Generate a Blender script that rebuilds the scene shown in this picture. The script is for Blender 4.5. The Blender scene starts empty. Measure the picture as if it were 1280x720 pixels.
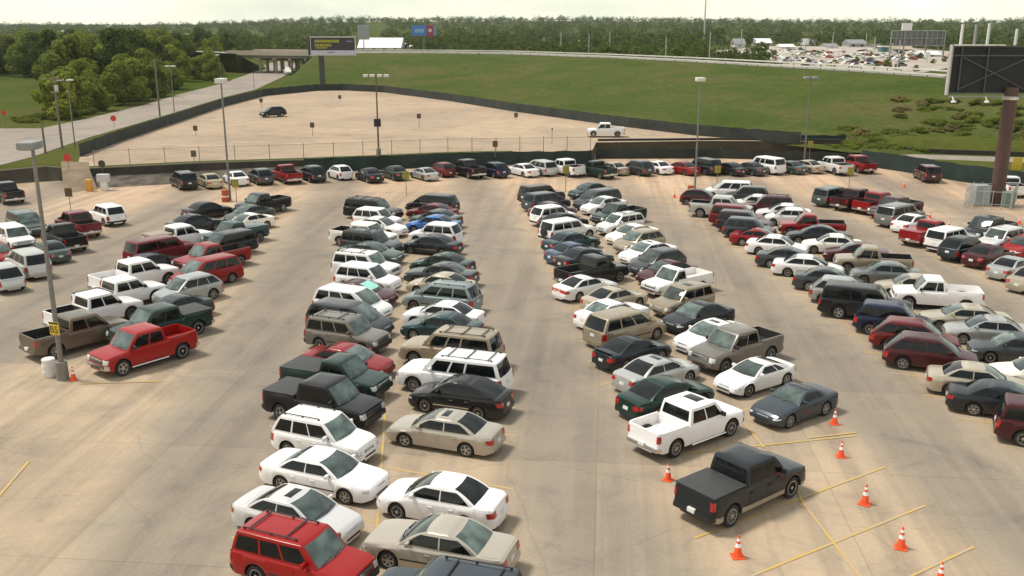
import bpy, bmesh, math, random
from mathutils import Vector, Matrix
R = math.radians
rnd = random.Random(7)
scene = bpy.context.scene
col = scene.collection

# ------------------------------------------------------------------ camera
F, YH, EYE = 1200.0, 28.0, 17.3           # focal length in px of the 1280 px wide picture, horizon row, eye height
PITCH = math.atan((360 - YH) / F)
cam_data = bpy.data.cameras.new('camera')
cam = bpy.data.objects.new('camera', cam_data)
col.objects.link(cam)
cam.location = (0, 0, EYE)
cam.rotation_euler = (R(90) - PITCH, 0, 0)
cam_data.sensor_width = 36.0
cam_data.lens = 36.0 * F / 1280.0
cam_data.clip_start = 0.5
cam_data.clip_end = 12000
scene.camera = cam
CP, SP = math.cos(PITCH), math.sin(PITCH)

def at(px, py, z=0.0):
    """the point at height z seen at picture position px, py"""
    dx, dz = (px - 640) / F, -(py - 360) / F
    Y = CP + dz * SP
    Z = -SP + dz * CP
    t = (EYE - z) / -Z
    return Vector((dx * t, Y * t, z))

def at_depth(px, py, Y):
    """the point at ground distance Y seen at px, py"""
    dx, dz = (px - 640) / F, -(py - 360) / F
    y = CP + dz * SP
    t = Y / y
    return Vector((dx * t, Y, EYE + (-SP + dz * CP) * t))

# ------------------------------------------------------------------ materials
MATS = {}
def nodes_of(name):
    m = bpy.data.materials.new(name)
    m.use_nodes = True
    nt = m.node_tree
    nt.nodes.clear()
    o = nt.nodes.new('ShaderNodeOutputMaterial')
    b = nt.nodes.new('ShaderNodeBsdfPrincipled')
    nt.links.new(b.outputs[0], o.inputs[0])
    MATS[name] = m
    return m, nt, b

def N(nt, kind, **kw):
    n = nt.nodes.new(kind)
    for k, v in kw.items():
        if k.startswith('_'):
            setattr(n, k[1:], v)
        else:
            n.inputs[k.replace('_', ' ')].default_value = v
    return n

def ramp(nt, src, stops):
    r = nt.nodes.new('ShaderNodeValToRGB')
    e = r.color_ramp.elements
    while len(e) < len(stops): e.new(0.5)
    for i, (p, c) in enumerate(stops):
        e[i].position = p
        e[i].color = (*c, 1) if len(c) == 3 else c
    nt.links.new(src, r.inputs[0])
    return r.outputs[0]

def mix(nt, fac, a, b, mode='MIX'):
    m = nt.nodes.new('ShaderNodeMix'); m.data_type = 'RGBA'; m.blend_type = mode
    for s, v in ((m.inputs[0], fac), (m.inputs[6], a), (m.inputs[7], b)):
        if hasattr(v, 'links'): nt.links.new(v, s)
        elif isinstance(v, (int, float)): s.default_value = v
        else: s.default_value = (*v, 1)
    return m.outputs[2]

def plain(name, c, rough=0.6, metal=0.0, coat=0.0, spec=None, var=0.12, scale=3.0, emit=None):
    m, nt, b = nodes_of(name)
    tc = nt.nodes.new('ShaderNodeTexCoord')
    nz = N(nt, 'ShaderNodeTexNoise', Scale=scale, Detail=4.0)
    nt.links.new(tc.outputs['Object'], nz.inputs['Vector'])
    lo = tuple(x * (1 - var) for x in c); hi = tuple(min(1, x * (1 + var)) for x in c)
    nt.links.new(ramp(nt, nz.outputs[0], [(0.3, lo), (0.7, hi)]), b.inputs['Base Color'])
    b.inputs['Roughness'].default_value = rough
    b.inputs['Metallic'].default_value = metal
    b.inputs['Coat Weight'].default_value = coat
    if spec is not None: b.inputs['Specular IOR Level'].default_value = spec
    if emit:
        b.inputs['Emission Color'].default_value = (*emit[0], 1); b.inputs['Emission Strength'].default_value = emit[1]
    return m

def make_paint():
    m, nt, b = nodes_of('car_paint')
    oi = nt.nodes.new('ShaderNodeObjectInfo')
    tc = nt.nodes.new('ShaderNodeTexCoord')
    # road dust: a thin film, heavier on the lower body
    sep = nt.nodes.new('ShaderNodeSeparateXYZ'); nt.links.new(tc.outputs['Object'], sep.inputs[0])
    nz = N(nt, 'ShaderNodeTexNoise', Scale=2.6, Detail=5.0, Roughness=0.65)
    nt.links.new(tc.outputs['Object'], nz.inputs['Vector'])
    mr = N(nt, 'ShaderNodeMapRange'); mr.inputs[1].default_value = 0.2; mr.inputs[2].default_value = 0.85
    mr.inputs[3].default_value = 0.13; mr.inputs[4].default_value = 0.008
    nt.links.new(sep.outputs[2], mr.inputs[0])
    mu = N(nt, 'ShaderNodeMath', _operation='MULTIPLY'); nt.links.new(mr.outputs[0], mu.inputs[0]); nt.links.new(nz.outputs[0], mu.inputs[1])
    c = mix(nt, mu.outputs[0], oi.outputs['Color'], (0.33, 0.27, 0.20))
    nt.links.new(c, b.inputs['Base Color'])
    inv = N(nt, 'ShaderNodeMath', _operation='SUBTRACT'); inv.inputs[0].default_value = 1.0
    nt.links.new(oi.outputs['Alpha'], inv.inputs[1])
    nt.links.new(inv.outputs[0], b.inputs['Metallic'])       # alpha 1: solid colour, below 1: metallic flake
    ad = N(nt, 'ShaderNodeMath', _operation='MULTIPLY_ADD'); nt.links.new(nz.outputs[0], ad.inputs[0]); ad.inputs[1].default_value = 0.22; ad.inputs[2].default_value = 0.20
    nt.links.new(ad.outputs[0], b.inputs['Roughness'])
    b.inputs['Coat Weight'].default_value = 0.42; b.inputs['Specular IOR Level'].default_value = 0.15
    cr = N(nt, 'ShaderNodeMath', _operation='MULTIPLY_ADD'); nt.links.new(nz.outputs[0], cr.inputs[0]); cr.inputs[1].default_value = 0.16; cr.inputs[2].default_value = 0.03
    nt.links.new(cr.outputs[0], b.inputs['Coat Roughness'])
    return m
PAINT = make_paint()
DARK = plain('dark_plastic', (0.018, 0.018, 0.018), 0.7)
GLASS = plain('car_glass', (0.006, 0.008, 0.008), 0.07, 0, 0.0, 0.32, var=0.3)
def tinted():
    m, nt, b = nodes_of('windshield_glass')
    oi = nt.nodes.new('ShaderNodeObjectInfo'); tc = nt.nodes.new('ShaderNodeTexCoord')
    nz = N(nt, 'ShaderNodeTexNoise', Scale=1.6, Detail=3.0); nt.links.new(tc.outputs['Object'], nz.inputs['Vector'])
    c = ramp(nt, oi.outputs['Random'], [(0, (.018, .026, .024)), (.5, (.045, .066, .058)), (1, (.10, .14, .122))])
    c = mix(nt, 1.0, c, ramp(nt, nz.outputs[0], [(.35, (.45, .45, .45)), (.65, (1.35, 1.35, 1.35))]), 'MULTIPLY')   # seats and dashboard behind the glass
    nt.links.new(c, b.inputs['Base Color'])
    b.inputs['Roughness'].default_value = .05; b.inputs['Specular IOR Level'].default_value = .75
    return m
GLASS2 = tinted()
RUBBER = plain('tyre_rubber', (0.02, 0.019, 0.018), 0.85)
ALLOY = plain('wheel_alloy', (0.5, 0.5, 0.5), 0.35, 0.8)
CHROME = plain('chrome', (0.6, 0.6, 0.6), 0.18, 1.0, var=0.05)
LAMP = plain('headlight_lens', (0.62, 0.63, 0.62), 0.12, 0.3, 1.0)
TAIL = plain('taillight_lens', (0.38, 0.012, 0.010), 0.2, 0, 1.0)
PLATE = plain('licence_plate_white', (0.6, 0.6, 0.58), 0.5)
MINT = plain('sunshade_foil', (0.35, 0.75, 0.62), 0.35, 0.3)
TAN_TRIM = plain('tan_trim', (0.30, 0.25, 0.18), 0.5)
VINYL = plain('bed_vinyl', (0.035, 0.037, 0.036), 0.6)
BEDLINER = plain('bed_liner', (0.02, 0.02, 0.02), 0.9)

# ------------------------------------------------------------------ object helpers
KIDS = {}
def link_obj(name, me, parent=None, loc=None):
    o = bpy.data.objects.new(name, me)
    col.objects.link(o)
    if parent is not None:
        o.parent = parent; KIDS.setdefault(parent.name, []).append(o)
    if loc is not None: o.location = loc
    return o

def mesh_of(name, bm, mats, smooth=35):
    me = bpy.data.meshes.new(name)
    bm.normal_update()
    bm.to_mesh(me); bm.free()
    for m in (mats if isinstance(mats, (list, tuple)) else [mats]): me.materials.append(m)
    if smooth:
        me.shade_smooth()
        me.set_sharp_from_angle(angle=R(smooth))
    return me

def part(name, bm, mats, parent=None, smooth=35, loc=None):
    return link_obj(name, mesh_of(name, bm, mats, smooth), parent, loc)

def tag(o, label=None, cat=None, group=None, kind=None):
    if label: o['label'] = label
    if cat: o['category'] = cat
    if group: o['group'] = group
    if kind: o['kind'] = kind
    return o

def empty(name, loc, rz=0.0):
    o = bpy.data.objects.new(name, None)
    o.empty_display_size = 0.3
    col.objects.link(o)
    o.location = loc
    o.rotation_euler = (0, 0, rz)
    return o

def copy_tree(o, parent=None):
    c = o.copy(); col.objects.link(c)
    if parent is not None:
        c.parent = parent; KIDS.setdefault(parent.name, []).append(c)
    for ch in KIDS.get(o.name, ()): copy_tree(ch, c)
    return c

def box(bm, x0, x1, y0, y1, z0, z1, mi=0, bev=0.0, M=None):
    r = bmesh.ops.create_cube(bm, size=1.0)
    vs = r['verts']
    for v in vs:
        v.co = Vector(((x0 + x1) / 2 + v.co.x * (x1 - x0), (y0 + y1) / 2 + v.co.y * (y1 - y0), (z0 + z1) / 2 + v.co.z * (z1 - z0)))
    fs = list({f for v in vs for f in v.link_faces})
    for f in fs: f.material_index = mi
    if bev > 0:
        es = list({e for f in fs for e in f.edges})
        rr = bmesh.ops.bevel(bm, geom=es, offset=bev, segments=2, profile=0.7, affect='EDGES')
        for f in rr['faces']: f.material_index = mi
        vs = list({v for f in rr['faces'] for v in f.verts} | {v for v in vs if v.is_valid})
    if M is not None: bmesh.ops.transform(bm, matrix=M, verts=[v for v in vs if v.is_valid])

def tube(bm, a, b, r0, r1=None, seg=10, mi=0, caps=True):
    r1 = r0 if r1 is None else r1
    a, b = Vector(a), Vector(b)
    d = (b - a).normalized()
    u = d.orthogonal().normalized(); w = d.cross(u)
    ra = [bm.verts.new(a + (u * math.cos(t) + w * math.sin(t)) * r0) for t in [2 * math.pi * k / seg for k in range(seg)]]
    rb = [bm.verts.new(b + (u * math.cos(t) + w * math.sin(t)) * r1) for t in [2 * math.pi * k / seg for k in range(seg)]]
    for k in range(seg):
        bm.faces.new((ra[k], ra[(k + 1) % seg], rb[(k + 1) % seg], rb[k])).material_index = mi
    if caps:
        bm.faces.new(ra[::-1]).material_index = mi
        bm.faces.new(rb).material_index = mi

def lathe(bm, prof, seg=24, axis='Z', mi=0, M=None):
    """prof: list of (radius, height)"""
    rings = []
    for (r, h) in prof:
        ring = []
        for k in range(seg):
            t = 2 * math.pi * k / seg
            p = Vector((r * math.cos(t), r * math.sin(t), h)) if axis == 'Z' else Vector((r * math.cos(t), h, r * math.sin(t)))
            if M is not None: p = M @ p
            ring.append(bm.verts.new(p))
        rings.append(ring)
    for i in range(len(rings) - 1):
        mm = mi[i] if isinstance(mi, (list, tuple)) else mi
        for k in range(seg):
            f = (rings[i][k], rings[i][(k + 1) % seg], rings[i + 1][(k + 1) % seg], rings[i + 1][k])
            bm.faces.new(f).material_index = mm
    bm.faces.new(rings[0][::-1]).material_index = mi[0] if isinstance(mi, (list, tuple)) else mi
    bm.faces.new(rings[-1]).material_index = mi[-1] if isinstance(mi, (list, tuple)) else mi

def lerp(a, b, t): return a + (b - a) * t
def interp(pts, x):
    if x <= pts[0][0]: return pts[0][1]
    for (x0, y0), (x1, y1) in zip(pts, pts[1:]):
        if x <= x1:
            return y0 + (y1 - y0) * (x - x0) / max(1e-6, x1 - x0)
    return pts[-1][1]
def smooth(t):
    t = max(0.0, min(1.0, t)); return t * t * (3 - 2 * t)

# ------------------------------------------------------------------ vehicles
# every distance runs back from the front bumper: deck = height line of hood and tail, cab = cowl, roof front, roof rear, tail of the glass
SPEC = {
 'sedan': dict(kind='sedan', cat='car', L=4.85, W=1.83, H=1.45, wb=2.76, fo=0.95, r=0.325, zb=0.93, wr=0.66,
    deck=[(0, .50), (.05, .62), (.18, .71), (.6, .80), (1.30, .91), (1.5, .93), (3.9, .96), (4.05, .985), (4.62, .96), (4.76, .90), (4.81, .72), (4.85, .55)],
    cab=(1.16, 2.30, 3.06, 4.16), doors=[(1.38, 2.50), (2.52, 3.33)], panes=[(.055, .50), (.525, .945)]),
 'oldsedan': dict(kind='sedan', cat='car', L=5.05, W=1.88, H=1.44, wb=2.86, fo=1.05, r=0.325, zb=0.92, wr=0.68,
    deck=[(0, .52), (.05, .66), (.14, .74), (.6, .82), (1.45, .91), (1.6, .92), (3.95, .95), (4.1, .97), (4.85, .95), (4.98, .90), (5.02, .74), (5.05, .56)],
    cab=(1.36, 2.40, 3.18, 4.22), doors=[(1.50, 2.62), (2.64, 3.50)], panes=[(.055, .50), (.525, .945)]),
 'coupe': dict(kind='coupe', cat='car', L=4.75, W=1.82, H=1.38, wb=2.68, fo=0.97, r=0.325, zb=0.90, wr=0.62,
    deck=[(0, .48), (.05, .59), (.18, .67), (.6, .77), (1.35, .88), (1.5, .90), (3.9, .93), (4.1, .95), (4.55, .93), (4.66, .87), (4.71, .70), (4.75, .54)],
    cab=(1.24, 2.36, 2.86, 4.16), doors=[(1.42, 2.85)], panes=[(.06, .56), (.59, .92)]),
 'sport': dict(kind='sports_car', cat='car', L=4.31, W=1.82, H=1.32, wb=2.65, fo=0.83, r=0.335, zb=0.88, wr=0.60,
    deck=[(0, .42), (.06, .54), (.2, .64), (.6, .76), (1.3, .86), (1.5, .89), (3.6, .93), (3.9, .96), (4.15, .93), (4.24, .86), (4.28, .70), (4.31, .52)],
    cab=(1.22, 2.24, 2.52, 3.98), doors=[(1.35, 2.55)], panes=[(.12, .58), (.62, .80)]),
 'roadster': dict(kind='sports_car', cat='car', L=4.53, W=1.83, H=1.31, wb=2.56, fo=0.88, r=0.335, zb=0.88, wr=0.62,
    deck=[(0, .44), (.06, .55), (.2, .65), (.7, .77), (1.45, .87), (1.6, .88), (3.3, .91), (3.5, .93), (4.3, .91), (4.44, .84), (4.49, .68), (4.53, .52)],
    cab=(1.42, 2.40, 2.72, 3.66), doors=[(1.52, 2.80)], panes=[(.10, .62), (.66, .88)]),
 'fast': dict(kind='hatchback', cat='car', L=4.98, W=1.90, H=1.55, wb=2.80, fo=0.98, r=0.35, zb=0.97, wr=0.66,
    deck=[(0, .50), (.05, .64), (.18, .74), (.6, .84), (1.30, .95), (1.5, .97), (4.5, 1.03), (4.75, 1.03), (4.88, .96), (4.93, .78), (4.98, .56)],
    cab=(1.18, 2.34, 3.05, 4.74), doors=[(1.42, 2.55), (2.57, 3.36)], panes=[(.055, .40), (.42, .70), (.72, .86)]),
 'hatch': dict(kind='hatchback', cat='car', L=4.25, W=1.76, H=1.52, wb=2.60, fo=0.85, r=0.315, zb=0.95, wr=0.68,
    deck=[(0, .50), (.05, .63), (.18, .72), (.5, .80), (1.05, .93), (1.2, .95), (4.0, 1.0), (4.12, .97), (4.19, .82), (4.22, .62), (4.25, .50)],
    cab=(.95, 1.98, 3.25, 4.14), doors=[(1.22, 2.28), (2.30, 3.0)], panes=[(.06, .42), (.44, .70), (.72, .94)]),
 'cross': dict(kind='crossover', cat='suv', L=4.62, W=1.85, H=1.68, wb=2.72, fo=0.90, r=0.35, zb=1.03, wr=0.70,
    deck=[(0, .52), (.05, .68), (.16, .80), (.5, .90), (1.1, 1.01), (1.25, 1.03), (4.4, 1.06), (4.48, 1.02), (4.55, .86), (4.59, .66), (4.62, .52)],
    cab=(1.02, 1.98, 3.70, 4.52), doors=[(1.28, 2.38), (2.40, 3.20)], panes=[(.06, .40), (.42, .69), (.71, .95)]),
 'suv': dict(kind='suv', cat='suv', L=4.85, W=1.90, H=1.80, wb=2.86, fo=0.86, r=0.37, zb=1.10, wr=0.76,
    deck=[(0, .58), (.04, .78), (.10, .92), (.4, 1.0), (1.25, 1.08), (1.4, 1.10), (4.7, 1.12), (4.76, 1.08), (4.80, .90), (4.83, .70), (4.85, .56)],
    cab=(1.22, 1.88, 4.50, 4.74), doors=[(1.30, 2.38), (2.40, 3.24)], panes=[(.08, .36), (.39, .64), (.67, .96)]),
 'csuv': dict(kind='suv', cat='suv', L=4.48, W=1.82, H=1.74, wb=2.64, fo=0.86, r=0.35, zb=1.06, wr=0.74,
    deck=[(0, .54), (.05, .72), (.14, .86), (.45, .95), (1.12, 1.04), (1.25, 1.06), (4.28, 1.08), (4.36, 1.04), (4.42, .88), (4.45, .68), (4.48, .54)],
    cab=(1.08, 1.80, 3.92, 4.38), doors=[(1.24, 2.28), (2.30, 3.06)], panes=[(.06, .37), (.39, .66), (.69, .95)]),
 'bigsuv': dict(kind='large_suv', cat='suv', L=5.55, W=2.0, H=1.90, wb=3.30, fo=0.95, r=0.39, zb=1.15, wr=0.78,
    deck=[(0, .62), (.04, .84), (.10, .98), (.5, 1.07), (1.4, 1.14), (1.5, 1.15), (5.4, 1.17), (5.46, 1.12), (5.5, .92), (5.53, .72), (5.55, .58)],
    cab=(1.36, 2.02, 5.18, 5.44), doors=[(1.45, 2.58), (2.60, 3.76)], panes=[(.08, .31), (.34, .53), (.56, .96)]),
 'minivan': dict(kind='minivan', cat='minivan', L=5.08, W=1.98, H=1.76, wb=2.98, fo=0.95, r=0.33, zb=1.04, wr=0.72,
    deck=[(0, .50), (.05, .66), (.16, .78), (.5, .90), (.95, 1.01), (1.1, 1.04), (4.9, 1.08), (4.97, 1.04), (5.02, .86), (5.05, .66), (5.08, .52)],
    cab=(.86, 2.0, 4.55, 4.97), doors=[(1.30, 2.42), (2.44, 3.48)], panes=[(.12, .38), (.41, .66), (.69, .95)]),
 'crew': dict(kind='pickup_truck', cat='pickup', L=5.62, W=2.0, H=1.90, wb=3.58, fo=0.95, r=0.41, zb=1.16, wr=0.76,
    deck=[(0, .64), (.04, .86), (.10, 1.0), (.5, 1.07), (1.35, 1.14), (1.5, 1.16), (3.72, 1.17), (3.78, 1.28), (5.50, 1.30), (5.58, 1.28), (5.60, .75), (5.62, .64)],
    cab=(1.32, 1.98, 3.52, 3.70), doors=[(1.42, 2.56), (2.58, 3.62)], panes=[(.10, .50), (.54, .92)], bed=(3.80, 5.52, .82)),
 'ext': dict(kind='pickup_truck', cat='pickup', L=5.50, W=1.98, H=1.87, wb=3.48, fo=0.95, r=0.40, zb=1.15, wr=0.76,
    deck=[(0, .64), (.04, .86), (.10, .99), (.5, 1.05), (1.35, 1.12), (1.5, 1.15), (3.22, 1.16), (3.28, 1.26), (5.38, 1.28), (5.46, 1.26), (5.48, .74), (5.50, .64)],
    cab=(1.32, 1.96, 3.02, 3.20), doors=[(1.42, 2.60), (2.62, 3.14)], panes=[(.12, .62), (.66, .92)], bed=(3.30, 5.40, .80)),
 'single': dict(kind='pickup_truck', cat='pickup', L=5.2, W=1.92, H=1.76, wb=3.10, fo=0.90, r=0.36, zb=1.08, wr=0.75,
    deck=[(0, .60), (.04, .80), (.10, .92), (.5, .98), (1.3, 1.05), (1.45, 1.08), (2.66, 1.09), (2.72, 1.18), (5.08, 1.20), (5.16, 1.18), (5.18, .70), (5.20, .58)],
    cab=(1.26, 1.90, 2.48, 2.64), doors=[(1.36, 2.50)], panes=[(.14, .92)], bed=(2.74, 5.10, .76)),
}

class Car:
    def __init__(s, t):
        s.__dict__.update(SPEC[t]); s.t = t
        s.rock = 0.21 if s.cat == 'car' else (0.24 if s.cat == 'minivan' else (0.37 if s.cat == 'pickup' else 0.30))
        s.wx = (s.fo, s.fo + s.wb); s.ra = s.r + (0.055 if s.cat == 'car' else 0.085)
        s.hw = s.W / 2
        s.truck = s.cat == 'pickup' or s.t in ('suv', 'bigsuv')
        s.endk = 0.14 if s.truck else 0.24
        s.enda = 0.40 if s.truck else 0.60
    def w(s, d):
        e = min(d, s.L - d)
        return s.hw * (1 - (s.endk * (1 - e / s.enda) ** 2.6 if e < s.enda else 0))
    def dd(s, q):                              # plan curve: set back from the end at width fraction q
        if q <= 1 - s.endk: return 0.0
        return s.enda * (1 - ((1 - q) / s.endk) ** (1 / 2.6))
    def zt(s, d): return interp(s.deck, d)
    def zbot(s, d):
        z = s.rock
        for wx in s.wx:
            if abs(d - wx) <= s.ra + 1e-6:
                z = max(z, s.r + math.sqrt(max(0, s.ra ** 2 - (d - wx) ** 2)))
        e = min(d, s.L - d)
        if e < .3: z = max(z, s.rock + .10 * (1 - e / .3))
        return z
    def half(s, d):
        w, zb, zt = s.w(d), s.zbot(d), s.zt(d)
        zs = max(zb + .02, zt - (.07 if s.cat == 'car' else .06))
        inn = w - 0.30
        crown = 0.02 if s.truck else 0.035
        p = [(0, s.rock), (inn, s.rock), (inn, zb - .001), (w * .975, zb), (w, lerp(zb, zs, .38)), (w * .995, lerp(zb, zs, .72)), (w * .965, zs)]
        if s.__dict__.get('bed') and s.bed[0] - 1e-4 <= d <= s.bed[1] + 1e-4:
            p += [(w * .95, zt), (w * .875, zt), (w * .865, s.bed[2]), (0, s.bed[2])]
        elif s.__dict__.get('bed') and d > s.bed[0] - .1:
            p += [(w * .95, zt), (w * .875, zt), (w * .5, zt), (0, zt)]
        else:
            p += [(w * .91, zt), (w * .78, zt + crown * .5), (w * .42, zt + crown), (0, zt + crown * 1.15)]
        return p
    def side(s, d, t, off):
        p = s.half(d)[3:7]
        k = [0, .38, .72, 1.0]
        for i in range(3):
            if t <= k[i + 1]:
                f = (t - k[i]) / (k[i + 1] - k[i])
                return s.L / 2 - d, lerp(p[i][0], p[i + 1][0], f) + off, lerp(p[i][1], p[i + 1][1], f)
        return s.L / 2 - d, p[3][0] + off, p[3][1]
    def top(s, d, q, off):
        h = s.half(d)[7:]
        y = abs(q) * s.w(d) * .86
        pts = sorted((a, z) for a, z in h)
        return Vector((s.L / 2 - d, math.copysign(y, q), interp(pts, y) + off))
    # greenhouse outlines
    def lev(s, t):
        """t 0..1 up the glass: x front, x rear, half width, z"""
        c, rf, rr, rb = s.cab
        xf = s.L / 2 - lerp(c, rf, t); xr = s.L / 2 - lerp(rb, rr, t)
        k = {'car': 1.7, 'minivan': 1.45, 'suv': 1.25, 'pickup': 1.2}[s.cat]
        zz = 1 - (1 - t) ** k                  # the glass curves over into the roof
        hw = lerp(s.w(c + .3) * .905, s.hw * s.wr * 1.06, zz ** 1.35)
        z = lerp(s.zb - .02, s.H - .03, zz)
        return xf, xr, hw, z
    def bow(s, t): return lerp(.16, .09, t) if not s.truck else lerp(.11, .06, t)
    def front(s, u, t, off=0):
        xf, xr, hw, z = s.lev(t)
        c, rf = s.cab[:2]
        n = Vector((s.H - s.zb, 0, rf - c)).normalized() * off
        return Vector((xf + s.bow(t) * (1 - u * u) - .04 + n.x, u * hw, z + n.z))
    def rear(s, u, t, off=0):
        xf, xr, hw, z = s.lev(t)
        rr, rb = s.cab[2:]
        n = Vector((-(s.H - s.zb), 0, rb - rr)).normalized() * off
        b = .02 if s.cat == 'pickup' else lerp(.10, .05, t)
        return Vector((xr - b * (1 - u * u) + .03 + n.x, u * hw, z + n.z))
    def flank(s, f, t, sg, off=0):
        xf, xr, hw, z = s.lev(t)
        x = lerp(xf - .04, xr + .03, f)
        return Vector((x, sg * (hw + .018 * math.sin(math.pi * f) + off), z + off * .3))

def grid_patch(bm, fn, nu, nv, flip=False, thick=None, mi=0):
    g = [[bm.verts.new(fn(i / nu, j / nv)) for j in range(nv + 1)] for i in range(nu + 1)]
    for i in range(nu):
        for j in range(nv):
            f = (g[i][j], g[i + 1][j], g[i + 1][j + 1], g[i][j + 1])
            bm.faces.new(f[::-1] if flip else f).material_index = mi
    if thick is not None:                      # a rim going back to the surface so the panel has an edge
        ring = [(i, 0) for i in range(nu)] + [(nu, j) for j in range(nv)] + [(i, nv) for i in range(nu, 0, -1)] + [(0, j) for j in range(nv, 0, -1)]
        low = [bm.verts.new(thick(i / nu, j / nv)) for i, j in ring]
        for k in range(len(ring)):
            a, b2 = g[ring[k][0]][ring[k][1]], g[ring[(k + 1) % len(ring)][0]][ring[(k + 1) % len(ring)][1]]
            f = (b2, a, low[k], low[(k + 1) % len(ring)])
            bm.faces.new(f[::-1] if flip else f).material_index = mi

def end_bar(bm, c, end, q0, q1, z0, z1, out=.012, depth=.12, n=8, mi=0, round_=.0):
    """a strip that follows the rounded nose or tail between width fractions q0, q1"""
    sg = 1 if end == 'front' else -1
    dk = c.deck if end == 'front' else [(c.L - d, z) for d, z in reversed(c.deck)]
    def setback(z):
        for (d0, a), (d1, b) in zip(dk, dk[1:]):
            if a <= z <= b: return lerp(d0, d1, (z - a) / max(1e-6, b - a))
        return 0.0 if z < dk[0][1] else .2
    rows = []
    for i in range(n + 1):
        q = lerp(q0, q1, i / n)
        y = q * c.hw
        d = c.dd(min(.9995, abs(q)))
        zz = [z0, lerp(z0, z1, .5), z1]
        fr = [bm.verts.new(((c.L / 2 - d - setback(z) + out - (round_ if k != 1 else 0)) * sg, y, z)) for k, z in enumerate(zz)]
        bk = [bm.verts.new(((c.L / 2 - d - setback(z) - depth) * sg, y * .985, z)) for z in (z1, z0)]
        rows.append(fr + bk)
    for a, b in zip(rows, rows[1:]):
        for k in range(5):
            f = (a[k], a[(k + 1) % 5], b[(k + 1) % 5], b[k])
            bm.faces.new(f if sg < 0 else f[::-1]).material_index = mi
    bm.faces.new(rows[0] if sg > 0 else rows[0][::-1]).material_index = mi
    bm.faces.new(rows[-1][::-1] if sg > 0 else rows[-1]).material_index = mi

def lamp_patch(bm, c, end, sg, q0, z0, z1, wrap, off=.014, taper=0.0):
    """a lamp lens that lies on the end face and wraps round onto the flank"""
    s_ = 1 if end == 'front' else -1
    D = (lambda d: d) if end == 'front' else (lambda d: c.L - d)
    dk = c.deck if end == 'front' else [(c.L - d, z) for d, z in reversed(c.deck)]
    def setback(z):
        if z <= dk[0][1]: return 0.0
        for (d0, a), (d1, b) in zip(dk, dk[1:]):
            if a <= z <= b: return lerp(d0, d1, (z - a) / max(1e-6, b - a))
        return .2
    def side_y(d, z):
        p = c.half(D(d))[3:8]
        if z <= p[0][1]: return p[0][0]
        for (y0, a), (y1, b) in zip(p, p[1:]):
            if a <= z <= b: return lerp(y0, y1, (z - a) / max(1e-6, b - a))
        return p[-1][0]
    cols = []
    for k in range(6):
        col_ = []
        for j in range(4):
            z = lerp(z0, z1, j / 3); sb = setback(z)
            y = lerp(q0 * c.hw, side_y(sb + .012, z) + off * .6, k / 5)
            col_.append(Vector(((c.L / 2 - sb + off) * s_, sg * y, z)))
        cols.append(col_)
    for k in range(1, 6):
        col_ = []
        for j in range(4):
            z = lerp(z0 + taper * k / 5, z1, j / 3); sb = setback(z); d = sb + .012 + wrap * k / 5
            col_.append(Vector(((c.L / 2 - d + off * (1 - k / 5)) * s_, sg * (side_y(d, z) + off), z)))
        cols.append(col_)
    g = [[bm.verts.new(p) for p in cl] for cl in cols]
    fl = (s_ * sg) > 0
    for a, b in zip(g, g[1:]):
        for j in range(3):
            f = (a[j], b[j], b[j + 1], a[j + 1])
            bm.faces.new(f if fl else f[::-1])
WHEELS = {}
RIMBACK = plain('rim_recess', (.10, .10, .10), .5, .5)
def wheel_meshes(r, spokes=5):
    k = (round(r, 3), spokes)
    if k in WHEELS: return WHEELS[k]
    bm = bmesh.new()
    w = .11; ri = r * .66
    lathe(bm, [(ri, -w * .8), (r * .9, -w), (r * .975, -w * .8), (r, -w * .4), (r, w * .4), (r * .975, w * .8), (r * .9, w), (ri, w * .8)], 26, 'Y')
    tyre = mesh_of('tyre', bm, RUBBER, 40)
    bm = bmesh.new()
    lathe(bm, [(ri * 1.0, w * .60), (ri, w * .86), (ri * .9, w * .86), (ri * .86, w * .55), (ri * .05, w * .50)], 26, 'Y', mi=[0, 0, 0, 1])
    for s in range(spokes):
        M = Matrix.Rotation(2 * math.pi * s / spokes, 4, 'Y')
        hw_ = ri * (.15 if spokes < 7 else .085)
        box(bm, .03, ri * .92, w * .5, w * .80, -hw_, hw_, 0, 0, M)
    lathe(bm, [(ri * .26, w * .5), (ri * .26, w * .86), (ri * .1, w * .9)], 14, 'Y', mi=0)
    rim = mesh_of('rim', bm, [ALLOY, RIMBACK], 40)
    WHEELS[k] = (tyre, rim)
    return WHEELS[k]

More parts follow.
